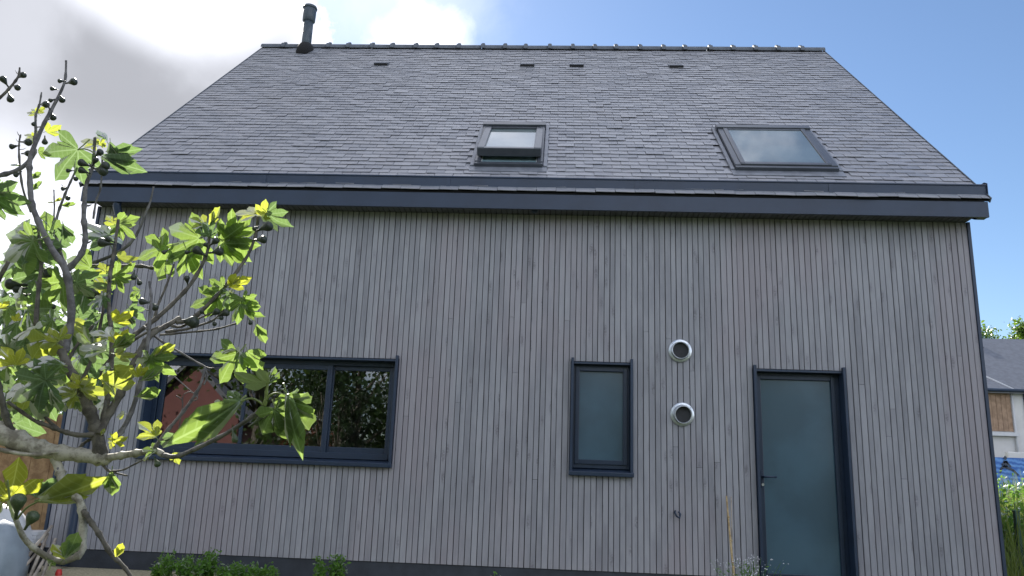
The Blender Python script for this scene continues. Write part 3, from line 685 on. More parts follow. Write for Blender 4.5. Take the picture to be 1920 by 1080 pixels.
def limb(a, b, ra, rb):
    A = o+Vector((a[0], 0, a[1])); B = o+Vector((b[0], 0, b[1])); d = (B-A).normalized(); n = Vector((-d.z, 0, d.x))
    mb.prism([A+n*ra, B+n*rb, B-n*rb, A-n*ra], (0, 0.008, 0))
limb((-.005, .03), (.0, .20), .045, .055); limb((0, .19), (.13, -.13+.17), .026, .02); limb((-.01, .04), (.18, -.05), .04, .028); limb((.17, -.04), (.30, -.17), .028, .016)
limb((-.01, .05), (-.13, .0), .04, .028); limb((-.12, .0), (-.17, -.13), .027, .016); limb((0, .18), (-.10, .10), .022, .016); limb((-.10, .10), (-.06, .03), .018, .014)
hc = o+Vector((.0, 0, .27)); mb.prism([hc+Vector((math.cos(a*.524)*.045, 0, math.sin(a*.524)*.052)) for a in range(12)], (0, .008, 0))
part('painted_runner', mb, M['navy'], mw)
make_tree('background_tree', 'round green tree behind the neighbouring house roof', (36.6, 52.0, 2.0), 10.9, 2.2, 2.2, 5.0, 7000, 0.24, M['fol'], rt_, 'trees behind the neighbouring house')
make_tree('background_tree', 'tree cut off by the right edge above the grey roof', (40.6, 52.0, 2.0), 11.4, 1.7, 1.7, 5.5, 6000, 0.24, M['fol'], rt_, 'trees behind the neighbouring house')
# tall grass at the corner of the house
gm = MB(); rg = random.Random(5)
for _ in range(5200):
    y = rg.uniform(0.6, 9.5); x = 9.85+0.52*y+rg.uniform(-.9, 2.2)
    if x < 9.7: continue
    z = ground_z(x, y); h = rg.uniform(.45, 1.15)*(1.0 if y > 2 else .75); a = rg.uniform(0, 6.28); ln = rg.uniform(.05, .32); w = rg.uniform(.004, .009)
    d = Vector((math.cos(a), math.sin(a), 0)); n = Vector((-d.y, d.x, 0)); b = Vector((x, y, z-.02))
    p1 = b+Vector((0, 0, h*.55))+d*ln*.3; p2 = b+Vector((0, 0, h))+d*ln
    gm.add([b+n*w, b-n*w, p1-n*w*.8, p1+n*w*.8, p2], [(0, 1, 2, 3), (3, 2, 4)])
tag(gm.build('tall_grass', M['grass'], None, 'stuff'), 'tall unmown grass beside the right corner of the house', 'grass')
for i, (px, py, Y, lbl, hh) in enumerate(((1893, 985, 3.2, 'leafy green shrub in the tall grass, beside the dark post', 1.0), (1912, 950, 6.0, 'yellow-green shrub standing in the grass behind the post', 1.2))):
    pt = onY(px, py, Y); zb = ground_z(pt.x, Y); s = thing('shrub', lbl, 'shrub', (pt.x, Y, zb)); mb = MB()
    tips = []
    for k in range(9):
        a = rt_.uniform(0, 6.28); e = Vector((math.cos(a)*.28, math.sin(a)*.28, hh*rt_.uniform(.6, .95))); mb.tube([(0, 0, -.05), e*.5+Vector((0, 0, .05)), e], [.012, .008, .004], 5); tips.append(e)
    part('stem', mb, M['bark'], s); cr = MB()
    for e in tips: leaf_cards(cr, [e*rt_.uniform(.35, 1.05)+Vector((rt_.gauss(0, .09), rt_.gauss(0, .09), rt_.gauss(0, .09))) for _ in range(110)], .07, rt_)
    part('foliage', cr, M['weed'], s)
pp = onY(1905, 960, 2.6); mb = MB(); mb.box(pp.x-.03, pp.x+.03, 2.57, 2.63, ground_z(pp.x, 2.6)-.1, pp.z); mb.box(pp.x-.036, pp.x+.036, 2.564, 2.636, pp.z, pp.z+.02)
tag(bevel(mb.build('fence_post', M['postg']), .006), 'dark green post standing in the tall grass, right edge', 'post')

# ------------------------------------------------------------------ background left: fence, hedge trees, covered heap
fe = thing('timber_fence', 'ochre timber fence of upright boards beside the left corner', 'fence')
x = -0.36; i = 0; rf = random.Random(9)
while x > -3.6:
    w = 0.118; mb = MB(); mb.box(x-w, x-0.004, 0.80+rf.uniform(-.004, .004), 0.825, -0.25, 1.40+rf.uniform(-.008, .008)); part('board', mb, M['fence'], fe); x -= w; i += 1
for z in (0.25, 1.15):
    mb = MB(); mb.box(-3.6, -0.30, 0.83, 0.87, z-.04, z+.04); part('rail', mb, M['fence'], fe)
for k, (px, py, Y, h, rr, n, fol, lbl) in enumerate((
        (40, 640, 5.5, 3.6, 1.5, 4200, 'fol', 'leafy green tree behind the timber fence, left edge'),
        (150, 640, 4.2, 3.2, 1.0, 3200, 'fol', 'small leafy tree behind the fence, next to the house corner'),
        (-90, 600, 7.0, 4.6, 1.8, 4200, 'fol_d', 'dark tree beyond the fence, mostly outside the left edge'))):
    c = onY(px, py, Y); make_tree('garden_tree', lbl, (c.x, Y, -0.2), h, rr, rr, 0.7, n, 0.10, M[fol], rt_, 'trees behind the timber fence')

# covered heap: plastic cover over a barrel-like shape
def lumpy(name, c, rx, ry, rz, m, parent=None, seed=1, folds=9, nu=28, nv=14, flat=0.0):
    rnd = random.Random(seed); ph = [rnd.uniform(0, 6.28) for _ in range(8)]; mb = MB(); vs_ = []
    for j in range(nv+1):
        v = j/nv
        for i in range(nu):
            a = 2*math.pi*i/nu; prof = min(1, (1-(1-v)**2.6)**.5+.02) if not flat else min(1, v*4+.05)
            k = 1+.05*math.sin(folds*a+ph[0]+2*v)*v+.05*math.sin(3*a+ph[1])+.04*math.sin(5*a+6*v+ph[2])
            vs_.append((c[0]+math.cos(a)*rx*prof*k, c[1]+math.sin(a)*ry*prof*k, c[2]+rz*(1-v)+.02*math.sin(4*a+ph[3])*v*rz))
    mb.add(vs_, [(j*nu+i, (j+1)*nu+i, (j+1)*nu+(i+1) % nu, j*nu+(i+1) % nu) for j in range(nv) for i in range(nu)], 0, True); return mb.build(name, m, parent)
c = onY(8, 1060, -0.9)
tag(lumpy('covered_barbecue', (c.x-.08, -0.9, -0.2), 0.24, 0.25, 0.56, M['tarp'], None, 4), 'bulky thing under a crumpled grey plastic cover, lower left corner', 'cover')
tag(lumpy('white_sheet', (c.x-.32, -0.62, 0.05), 0.30, 0.2, 0.43, M['whitep'], None, 8), 'white plastic sheet heaped behind the grey cover', 'sheet')
c = onY(62, 1000, -0.45)
for k in range(3):
    mb = MB(); mb.obox((c.x-.35, -0.62+k*.02, 0.12+k*.037), (0.44, 0.06, .004), (-.02, .22, 0), (0, 0, 0.035))
    tag(bevel(mb.build('white_plank', M['whitep']), .004), ('lowest', 'middle', 'topmost')[k]+' white plank of the stack by the house corner', 'plank', 'white planks stacked by the corner')
mb = MB(); mb.box(c.x-.33, c.x+.12, -.58, -.42, -.2, .10); tag(mb.build('plank_trestle', M['back']), 'black crate carrying the white planks', 'crate')
sticks = [((20, 1085), (98, 985)), ((55, 1085), (90, 1000)), ((78, 1085), (104, 1010)), ((30, 1080), (85, 1020)), ((66, 1078), (99, 1022))]
desc = ['longest pale stick leaning in front of the white planks', 'weathered stick leaning second from the house corner', 'thin stick leaning nearest the house corner', 'low slanting stick nearest the grey cover', 'short stick leaning between the others']
for k, (a, b) in enumerate(sticks):
    A = onY(*a, -0.85-.02*k); B = onY(*b, -0.72+.015*k); d = (A-B).normalized(); A = A+d*.12
    mb = MB(); mb.tube([A, (A+B)/2+Vector((0, 0, .004)), B], [.016, .015, .013], 8); tag(mb.build('wooden_stick', M['stick']), desc[k], 'stick', 'sticks leaning by the corner')
c = onY(110, 1075, -0.6); mb = MB(); mb.tube([(c.x, -.6, -.2), (c.x, -.6, c.z+.0), (c.x, -.6, c.z+.035)], [.03, .03, .02], 14); tag(mb.build('red_bucket', M['redp']), 'small red plastic pot on the ground by the corner', 'pot')

# ------------------------------------------------------------------ plants at the foot of the wall
def weed(px, py_top, Y, n, spread, lbl, seed):
    rnd = random.Random(seed); tp = onY(px, py_top, Y); z0 = -0.14; t = thing('weed', lbl, 'plant', (tp.x, Y, z0), 'weeds at the foot of the wall'); H = tp.z-z0
    st = MB(); lf = MB()
    for k in range(n):
        a = rnd.uniform(0, 6.28); b = Vector((math.cos(a)*spread*.35, math.sin(a)*spread*.3, 0)); e = Vector((math.cos(a)*spread*rnd.uniform(.3, 1), math.sin(a)*spread*.6, H*rnd.uniform(.55, 1.02)))
        st.tube([b, (b+e)/2+Vector((0, 0, .03)), e], [.0035, .003, .0015], 4)
        for q in range(16):
            f = rnd.uniform(.25, 1.03); c_ = b.lerp(e, f); leaf_cards(lf, [c_+Vector((rnd.gauss(0, .022), rnd.gauss(0, .022), rnd.gauss(0, .015)))], .045*(1.2-.4*f), rnd, 1.0)
    part('stem', st, M['weed'], t); part('foliage', lf, M['weed'], t)
weed(330, 1036, -0.5, 34, .20, 'leafy weed clump left of the tallest one, at the dark plinth', 1)
weed(300, 1052, -0.45, 14, .10, 'low weed leftmost at the foot of the wall', 2)
weed(396, 1030, -0.5, 26, .10, 'tallest narrow weed clump against the dark plinth', 3)
weed(470, 1052, -0.5, 26, .18, 'spreading low weed right of the tallest clump', 4)
weed(605, 1046, -0.45, 14, .06, 'thin weed just left of the pair below the window corner', 5)
weed(635, 1042, -0.45, 20, .07, 'bushy upright weed below the wide window right end', 6)
weed(362, 1050, -0.55, 30, .16, 'low dense weed between the tallest clump and its left neighbour', 8)
weed(430, 1058, -0.55, 24, .14, 'low weed just right of the tallest clump', 9)
weed(505, 1064, -0.5, 16, .10, 'small weed at the right end of the long row', 10)
weed(930, 1066, -0.4, 8, .05, 'tiny weed tip at the lower edge below mid wall', 7)
# flowering plant and bamboo cane by the door
def flower_plant():
    rnd = random.Random(31); Y = -1.2; c = onY(1405, 1075, Y); z0 = -0.2; t = thing('flowering_plant', 'airy plant with tiny white flowers in front of the door', 'plant', (c.x, Y, z0))
    st = MB(); lf = MB(); H = c.z-z0
    fl = [MB() for _ in range(1)]
    for k in range(120):
        a = rnd.uniform(0, 6.28); r = abs(rnd.gauss(0, .15)); e = Vector((math.cos(a)*r*1.25, math.sin(a)*r*.8, H+rnd.uniform(-.10, .16)-r*.25))
        b = e*.12; b.z = 0; m_ = (b+e)/2+Vector((0, 0, .06)); st.tube([b, m_, e], [.002, .0016, .0008], 3, caps=False)
        for q in range(5): leaf_cards(lf, [m_.lerp(e, rnd.uniform(-.6, .9))+Vector((rnd.gauss(0, .015), rnd.gauss(0, .015), 0))], .03, rnd, 1.0, elong=3)
        for q in range(rnd.randint(1, 3)):
            p = e+Vector((rnd.gauss(0, .018), rnd.gauss(0, .018), rnd.gauss(0, .014))); s = rnd.uniform(.003, .0055)
            n = Vector((rnd.gauss(0, .5), rnd.gauss(-.6, .5), rnd.gauss(.6, .5))).normalized(); u = n.cross(Vector((.3, .1, 1))).normalized(); w = n.cross(u)
            fl[0].add([p]+[p+(u*math.cos(k2*1.2566)+w*math.sin(k2*1.2566))*s+n*.001 for k2 in range(5)], [(0, i+1, (i+1) % 5+1) for i in range(5)])
    part('stem', st, M['weed'], t); part('foliage', lf, M['weed'], t); part('blossom', fl[0], M['flower'], t, 'stuff')
flower_plant()
A = onY(1362, 930, -0.05); B = onY(1377, 1078, -0.35); B = B+(B-A).normalized()*.28
cane = thing('bamboo_cane', 'thin bamboo cane leaning on the wall left of the door', 'cane', (0, 0, 0)); mb = MB(); mb.tube([A, A.lerp(B, .5)+Vector((-.006, 0, 0)), B], [.008, .010, .011], 8); part('shaft', mb, M['cane'], cane)
for f in (.2, .42, .66, .85): mb = MB(); q = A.lerp(B, f); mb.tube([q, q+(B-A).normalized()*.01], .0135, 8); part('node', mb, M['cane'], cane)
mb = MB(); A2 = onY(1371, 931, -0.03); B2 = onY(1373, 1040, -0.12); mb.tube([A2, B2, B2+(B2-A2)*.5], .006, 6)
tag(mb.build('split_cane', M['stick']), 'short grey split cane tucked behind the bamboo cane', 'cane')

# ------------------------------------------------------------------ garden behind the viewer (seen mirrored in the window)
rh = thing('red_house', 'red house with dark gable roof mirrored in the wide window', 'house', (-8.2, -20.0, -0.6), rz=0)
mb = MB(); mb.prism([(-1.9, 0, 0), (1.9, 0, 0), (1.9, 0, 3.2), (0, 0, 5.1), (-1.9, 0, 3.2)], (0, -7, 0)); part('wall', mb, M['pink'], rh)
mb = MB()
for s in (-1, 1): mb.prism([(s*2.2, 0.25, 2.95), (0, 0.25, 5.2), (0, 0.25, 5.42), (s*2.35, 0.25, 3.05)], (0, -7.5, 0))
part('roof', mb, M['nroof'], rh)
mb = MB(); mb.box(-.5, .5, 0.002, .05, 1.0, 2.2); wnd = part('window', mb, M['frost'], rh); mb = MB(); mb.box(-.58, .58, .0, .03, .9, 1.0); part('sill', mb, M['whitep'], wnd)
gs = [(-3.0, -13, 6.5, 2.0, 'fol', 0), (-0.2, -12.5, 6.0, 1.7, 'fol_d', 0), (2.6, -13.5, 6.8, 2.0, 'fol', 0), (-11.5, -17, 5.2, 2.0, 'fol', 0), (5.5, -15, 6.5, 2.2, 'fol_d', 0), (9.0, -14, 6.5, 2.2, 'fol', 0), (12.5, -16, 7.5, 2.4, 'fol', 0), (-15.5, -14, 6.0, 2.2, 'fol_d', 0)]
for k, (x, y, h, r_, f_, cz) in enumerate(gs):
    make_tree('garden_tree', ('broad', 'dark', 'tall', 'low', 'bushy dark', 'wide', 'tallest', 'far dark')[k]+' garden tree behind the viewer, mirrored in the glass', (x, y, -0.6), h, r_*1.15, r_*1.15, 0.8, 6500, 0.15, M[f_], rt_, 'garden trees behind the viewer')
for k, (x, y, h) in enumerate(((-0.30, -9.8, 3.6), (0.25, -9.6, 3.4), (0.55, -10.0, 3.3))):
    make_tree('conifer', ('left', 'middle', 'right')[k]+' small dark conifer mirrored in the right-hand pane', (x, y, -0.6), h, 0.42, 0.42, 1.6, 1500, 0.07, M['fol_d'], rt_, 'small conifers behind the viewer', conifer=True)
make_tree('copper_shrub', 'copper red shrub mirrored low in the right-hand pane', (-0.7, -10.5, -0.6), 2.3, 0.8, 0.7, 0.8, 1500, 0.10, M['fol_r'], rt_)
hd_ = thing('garden_hedge', 'long tall hedge closing the garden behind the viewer', 'hedge', (0, -19, -0.6)); mb = MB(); rr_ = random.Random(77)
leaf_cards(mb, [Vector((rr_.uniform(-4.5, 22), rr_.gauss(0, .5), rr_.uniform(.0, 4.6))) for _ in range(20000)], .22, rr_); part('foliage', mb, M['fol_d'], hd_)

# ------------------------------------------------------------------ FIG TREE
fig = thing('fig_tree', 'fig tree with pale limb, lobed leaves and small figs in front of the house', 'tree', (0, 0, 0))
def curve(pts, sub=5):
    """smooth Catmull-Rom through (x_px, y_px, depth, radius_px) given for the photograph's pose, returned as world points and radii"""
    P = [at(p[0], p[1], p[2]) for p in pts]; rr = [p[3]*p[2]/F_PX for p in pts]
    out = []; ro = []
    for i in range(len(P)-1):
        p0, p1, p2, p3 = P[max(i-1, 0)], P[i], P[i+1], P[min(i+2, len(P)-1)]
        for k in range(sub):
            t = k/sub
            out.append(0.5*((2*p1)+(p2-p0)*t+(2*p0-5*p1+4*p2-p3)*t*t+(3*p1-p0-3*p2+p3)*t**3)); ro.append(rr[i]+(rr[i+1]-rr[i])*t)
    out.append(P[-1]); ro.append(rr[-1]); return out, ro
rfig = random.Random(41)
ALL_BR = []
def branch(pts, m='bark', n=8, knots=True, name='branch'):
    out, ro = curve(pts)
    if knots:
        ro = [r*(1+(0.42 if (i % 4 == 2) else 0)*rfig.uniform(.2, 1)+rfig.uniform(-.05, .05)) for i, r in enumerate(ro)]
    mb = MB(); mb.tube(out, ro, n); part(name, mb, M[m], fig); ALL_BR.append((out, ro))
D0 = 2.5
def dz(pts, d0, d1, r0, r1):
    n = len(pts)-1; return [(x, y, d0+(d1-d0)*i/n, r0+(r1-r0)*i/n) for i, (x, y) in enumerate(pts)]
# trunk and the pale main limb (the trunk stands just outside the frame on the left)
tb = at(-330, 760, 2.55); tb.z = -0.6
mb = MB(); q = at(-300, 745, 2.55); mb.tube([Vector((q.x-.05, q.y, -0.7)), Vector((q.x-.02, q.y, -0.1)), Vector((q.x, q.y, 0.45)), q, at(-250, 560, 2.7), at(-215, 330, 2.9), at(-150, 190, 3.1)], [.095, .075, .066, .055, .035, .02, .012], 14); part('trunk', mb, M['bark_pale'], fig)
branch([(-300, 745, 2.55, 24), (-150, 778, 2.52, 21), (-40, 800, 2.5, 20), (0, 812, 2.5, 19), (55, 836, 2.5, 17), (105, 848, 2.5, 14), (150, 853, 2.5, 13), (193, 860, 2.5, 12), (205, 868, 2.5, 7)], 'bark_pale', 14, name='limb')
branch(dz([(0, 843), (35, 850), (75, 853), (110, 846)], 2.46, 2.46, 4, 3), 'bark_pale')
B = [
 ([(190, 868), (182, 810), (168, 770), (150, 725), (128, 690), (118, 665), (108, 640), (104, 628)], 2.5, 2.6, 12, 6, 'bark'),
 ([(195, 860), (222, 855), (255, 850), (290, 845), (306, 853)], 2.5, 2.42, 7, 5.5, 'bark_pale'),
 ([(306, 853), (330, 856), (370, 840), (420, 815), (460, 790), (488, 768), (496, 760)], 2.42, 2.2, 4.6, 3.4, 'twig'),
 ([(496, 762), (499, 740), (502, 718)], 2.2, 2.2, 3.6, 2.4, 'leafstem'),
 ([(286, 846), (310, 812), (345, 770), (372, 730), (381, 704), (384, 690)], 2.43, 2.5, 3.6, 2.2, 'twig'),
 ([(384, 690), (388, 705), (382, 722)], 2.5, 2.48, 2.2, 1.6, 'twig'),
 ([(270, 612), (300, 638), (340, 662), (385, 688), (402, 690)], 2.75, 2.6, 2.4, 1.4, 'twig'),
 ([(186, 815), (202, 780), (226, 738), (246, 690), (266, 652), (286, 626), (310, 612), (338, 596)], 2.5, 2.8, 7.5, 4, 'bark'),
 ([(300, 628), (364, 622), (406, 617), (444, 606)], 2.75, 2.85, 2, 1.4, 'bark'),
 ([(310, 622), (345, 618), (367, 612), (400, 600), (421, 579)], 2.76, 2.85, 2.6, 1.6, 'bark'),
 ([(320, 610), (338, 613), (364, 601), (400, 585)], 2.77, 2.85, 2.6, 1.6, 'bark'),
 ([(330, 604), (361, 597), (403, 558), (433, 524), (452, 498), (468, 472), (479, 440), (484, 405)], 2.78, 3.0, 4, 2.2, 'bark'),
 ([(235, 640), (249, 630), (293, 597), (326, 567), (358, 532), (382, 490), (391, 461), (394, 422)], 2.7, 3.0, 4.5, 2.4, 'bark'),
 ([(289, 598), (297, 570), (311, 538), (326, 496)], 2.8, 2.95, 2.6, 1.6, 'bark'),
 ([(161, 499), (211, 499), (264, 499), (290, 502), (326, 487), (344, 470), (370, 450)], 3.1, 3.05, 3.6, 1.8, 'bark'),
 ([(160, 498), (208, 480), (242, 458), (261, 430), (274, 398), (282, 378), (288, 350)], 3.15, 3.2, 3.4, 1.4, 'twig'),
 ([(192, 800), (203, 739), (208, 683), (210, 630), (204, 574), (206, 519), (214, 472), (222, 412)], 2.52, 2.95, 6, 2.6, 'bark'),
 ([(218, 822), (242, 783), (261, 725), (276, 650), (281, 590), (284, 558), (280, 528)], 2.5, 2.75, 5, 1.8, 'twig'),
 ([(67, 610), (72, 547), (78, 491), (74, 449), (71, 428)], 2.7, 2.85, 4.4, 1.8, 'bark'),
 ([(118, 665), (128, 630), (134, 580), (124, 510), (98, 468), (76, 424), (60, 383), (56, 336), (56, 300), (67, 267), (83, 231), (98, 203), (111, 178), (122, 150), (124, 114)], 2.65, 3.1, 7.5, 1.8, 'twig'),
 ([(124, 508), (150, 480), (160, 450), (157, 408), (159, 372), (162, 345), (174, 311), (178, 258)], 2.9, 3.1, 5.5, 2.4, 'twig'),
 ([(124, 505), (112, 470), (104, 440), (95, 425)], 2.9, 3.0, 4, 2, 'twig'),
 ([(175, 410), (180, 378), (189, 350), (192, 294)], 3.05, 3.1, 2, 1.4, 'twig'),
 ([(-80, 345), (0, 329), (36, 317), (58, 298), (66, 280)], 2.9, 3.0, 4.5, 3.6, 'twig'),
 ([(58, 398), (42, 350), (36, 294), (36, 267), (39, 252)], 3.0, 3.0, 2.2, 1.3, 'twig'),
 ([(64, 268), (67, 244), (67, 217), (74, 195), (78, 173)], 3.0, 3.05, 2.6, 1.3, 'twig'),
 ([(-90, 250), (-30, 205), (0, 183), (19, 164), (34, 144), (37, 127)], 2.9, 3.0, 3.4, 1.6, 'bark'),
 ([(104, 420), (110, 396), (122, 364), (135, 335), (147, 309)], 3.0, 3.1, 2.6, 1.5, 'twig'),
 ([(100, 420), (102, 388), (101, 356)], 3.05, 3.1, 1.6, 1.0, 'twig'),
 ([(100, 850), (112, 882), (119, 906), (148, 937), (155, 972), (155, 1022), (146, 1042), (111, 1052), (74, 1035), (46, 1010), (30, 975)], 2.5, 2.3, 8.5, 4.5, 'limbmix'),
 ([(30, 976), (19, 948), (17, 925)], 2.3, 2.40, 4, 2.6, 'leafstem'),
 ([(156, 958), (170, 978), (185, 1000), (207, 1037), (228, 1058), (243, 1078), (250, 1100)], 2.42, 2.3, 5, 3, 'bark'),
 ([(28, 822), (12, 785), (4, 752), (-4, 715)], 2.5, 2.5, 6.5, 4.5, 'bark'),
 ([(178, 814), (150, 816), (125, 811), (95, 800), (61, 786), (14, 753)], 2.5, 2.45, 4.8, 3, 'bark'),
 ([(108, 804), (90, 788), (72, 767)], 2.48, 2.46, 3.6, 2.4, 'bark'),
 ([(190, 866), (200, 880), (214, 886), (239, 892)], 2.5, 2.46, 3, 1.4, 'bark'),
 ([(204, 884), (230, 881), (255, 869), (276, 858)], 2.48, 2.44, 1.8, 1.3, 'bark'),
 ([(140, 850), (152, 836), (165, 826), (178, 822)], 2.5, 2.52, 3, 2.4, 'bark'),
 ([(135, 740), (160, 700), (178, 655), (190, 600), (196, 560), (190, 545)], 2.8, 2.9, 3.4, 2.0, 'bark'),
 ([(120, 700), (132, 668), (150, 640), (175, 610)], 2.8, 2.9, 3.6, 2.2, 'bark'),
 ([(205, 740), (190, 700), (215, 665), (260, 632), (300, 612)], 2.85, 2.95, 3.5, 2.2, 'bark'),
 ([(-40, 560), (-8, 530), (8, 505), (16, 490)], 2.6, 2.6, 5, 3, 'bark'),
 ([(320, 700), (345, 722), (370, 745), (362, 752)], 2.6, 2.6, 1.2, .8, 'twig'),
 ([(341, 752), (345, 740), (356, 735), (372, 742)], 2.5, 2.5, 1.0, .8, 'twig'),
 ([(330, 742), (342, 752), (340, 775), (334, 812)], 2.5, 2.5, 1.0, 1.0, 'twig'),
]
M['leafstem'] = simple('green_shoot', (0.20, 0.25, 0.08), 0.5, 0.15, 20); M['limbmix'] = M['bark_pale']
for pts, d0, d1, r0, r1, m in B: branch(dz(pts, d0, d1, r0, r1), m, 8)
# short spurs on the bare tops
for (out, ro) in list(ALL_BR)[18:32]:
    for k in range(3, len(out)-1, 3):
        if rfig.random() < .5:
            d = Vector((rfig.uniform(-1, 1), rfig.uniform(-1, 1), rfig.uniform(0, 1))).normalized()*rfig.uniform(.012, .03); mb = MB(); mb.tube([out[k], out[k]+d*.6, out[k]+d+Vector((0, 0, .005))], [ro[k]*.5, ro[k]*.4, ro[k]*.15], 5); part('spur', mb, M['twig'], fig)

# leaf shapes -----------------------------------------------------------
def leaf_shape(lobes, width, sinus, droop, fold, seed, petiole=0.35, curl=0.0, toothed=True):
    """palmate leaf, petiole joint at the origin, midrib along +Y (length 1), upper face +Z"""
    rnd = random.Random(seed); ring = []; axes = []
    n = len(lobes)
    for i, (ang, L) in enumerate(lobes):
        a = R(ang); d = Vector((math.sin(a), math.cos(a))); p = Vector((d.y, -d.x)); w = width*L
        L *= rnd.uniform(.94, 1.06)
        prof = [(0.56, -.86), (0.70, -1.0), (0.84, -.72), (0.94, -.34), (1.05, 0.0), (0.94, .34), (0.84, .72), (0.70, 1.0), (0.56, .86)]
        for f, s in prof:
            q = d*(L*f)+p*(w*s*.5*rnd.uniform(.82, 1.18)); ring.append(q); axes.append(d)
        if i < n-1:
            a2 = R((ang+lobes[i+1][0])/2); ring.append(Vector((math.sin(a2), math.cos(a2)))*sinus*rnd.uniform(.9, 1.1)); axes.append(None)
    ring.append(Vector((0.05, -0.07))); axes.append(None); ring.insert(0, Vector((-0.05, -0.07))); axes.insert(0, None)
    def lift(q, ax):
        r = q.length; z = -droop*r*r
        if ax is not None: z -= fold*abs(q.x*ax.y-q.y*ax.x)*(-1 if fold < 0 else 1)*(1 if fold >= 0 else -1)
        else: z -= abs(fold)*.10*(1 if fold >= 0 else -1)
        z += curl*q.x*abs(q.x)+.025*math.sin(9*q.x+4*q.y+seed); return z
    V = [Vector((0, 0, 0))]; F = []
    for q, ax in zip(ring, axes): V.append(Vector((q.x, q.y-0.0, lift(q, ax))))
    m = len(ring); inner = []
    for q, ax in zip(ring, axes):
        h = q*.5; hz = lift(h, None if ax is None else ax)+(.015 if ax is not None else -.01); V.append(Vector((h.x, h.y, hz)))
    mb = MB()
    for i in range(m-1):
        F += [(1+i, 1+i+1, 1+m+i+1, 1+m+i), (1+m+i, 1+m+i+1, 0)]
    mb.add(V, F, 0, True)
    # petiole: a thin stalk leaving the back of the joint
    if petiole: mb.tube([(0, 0.02, -.006), (0, -petiole*.35, -.03-.12*petiole), (0, -petiole, -.35*petiole)], [.013, .015, .020], 5, 1)
    return mb
five = [(-92, .62), (-44, .84), (0, 1.0), (44, .84), (92, .62)]; three = [(-50, .74), (0, 1.0), (50, .74)]
LV = {
 'A': [leaf_shape(five, .42, .46, .16, .10, 1), leaf_shape(five, .45, .50, .28, .14, 2), leaf_shape(five, .38, .40, .10, .08, 3, curl=.12), leaf_shape([(-88, .55), (-40, .80), (4, 1.0), (48, .86), (96, .58)], .40, .42, .35, .12, 14, curl=-.1), leaf_shape([(-96, .60), (-50, .88), (-3, 1.0), (40, .78), (86, .55)], .43, .48, .20, .18, 15)],
 'B': [leaf_shape(five, .46, .48, .50, .18, 4), leaf_shape(five, .45, .46, .65, .22, 5, curl=-.2)],
 'C': [leaf_shape(three, .58, .54, .15, -.2, 6, .3), leaf_shape(three, .52, .48, .05, -.3, 7, .3, curl=.2), leaf_shape(three, .60, .58, .3, .2, 8, .3)],
 'D': [leaf_shape([(-22, .72), (0, 1.0), (22, .72)], .62, .62, .30, .35, 9, .3), leaf_shape([(-20, .75), (0, 1.0), (24, .62)], .55, .6, .45, .6, 10, .3)],
 'F': [leaf_shape([(-14, .80), (0, 1.0), (16, .66)], .36, .62, .20, .25, 12, .12)],
 'G': [leaf_shape([(-9, .78), (0, 1.0), (10, .72)], .22, .5, .25, .3, 13, .05)],
 'H': [leaf_shape([(-55, .72), (0, 1.0), (55, .72)], .95, .68, .12, .1, 11, .3)],
}
MESH = {}
n_leaf = 0
def leaf(bx, by, tx, ty, kind, m, roll=0, d=2.6, dd=0.0, var=None):
    """blade from joint (bx,by) to tip (tx,ty); roll turns it about its midrib away from facing the viewer"""
    global n_leaf
    base = at(bx, by, d); tip = at(tx, ty, d+dd); ax = (tip-base); L = ax.length; ax.normalize()
    tocam = (CAM-base).normalized(); nrm = (tocam-ax*tocam.dot(ax)).normalized(); nrm = Matrix.Rotation(R(roll), 3, ax) @ nrm
    xa = ax.cross(nrm)
    vs_ = LV[kind]; vi = rfig.randrange(len(vs_)) if var is None else var
    key = (kind, vi, m)
    if key not in MESH: MESH[key] = vs_[vi].mesh('leaf', [M['leaf_'+m], M['leafstem']])
    o = link('leaf', MESH[key], fig)
    mt = Matrix((xa*L, ax*L, nrm*L)).transposed().to_4x4(); mt.translation = base; o.matrix_local = mt; n_leaf += 1
def fruit(sx, sy, tx, ty, d=2.7, big=1.0, m='fig_d'):
    a = at(sx, sy, d); b = at(tx, ty, d-.01); L = (b-a).length; ax = (b-a).normalized()
    L = max(L, .022)
    if 'fig' not in MESH:
        mb = MB(); prof = [(-.12, .09), (.2, .10), (.42, .20), (.65, .33), (.85, .42), (1.02, .40), (1.15, .26), (1.20, .06)]
        mb.tube([(0, y, 0) for y, r in prof], [r for y, r in prof], 10); MESH['fig'] = {}
        for k in ('fig', 'fig_d'): MESH['fig'][k] = mb.mesh('fruit', M[k])
    o = link('fruit', MESH['fig'][m], fig); q = ax.to_track_quat('Y', 'Z'); o.matrix_local = Matrix.Translation(a) @ q.to_matrix().to_4x4() @ Matrix.Diagonal((L*.9*big, L, L*.9*big, 1))
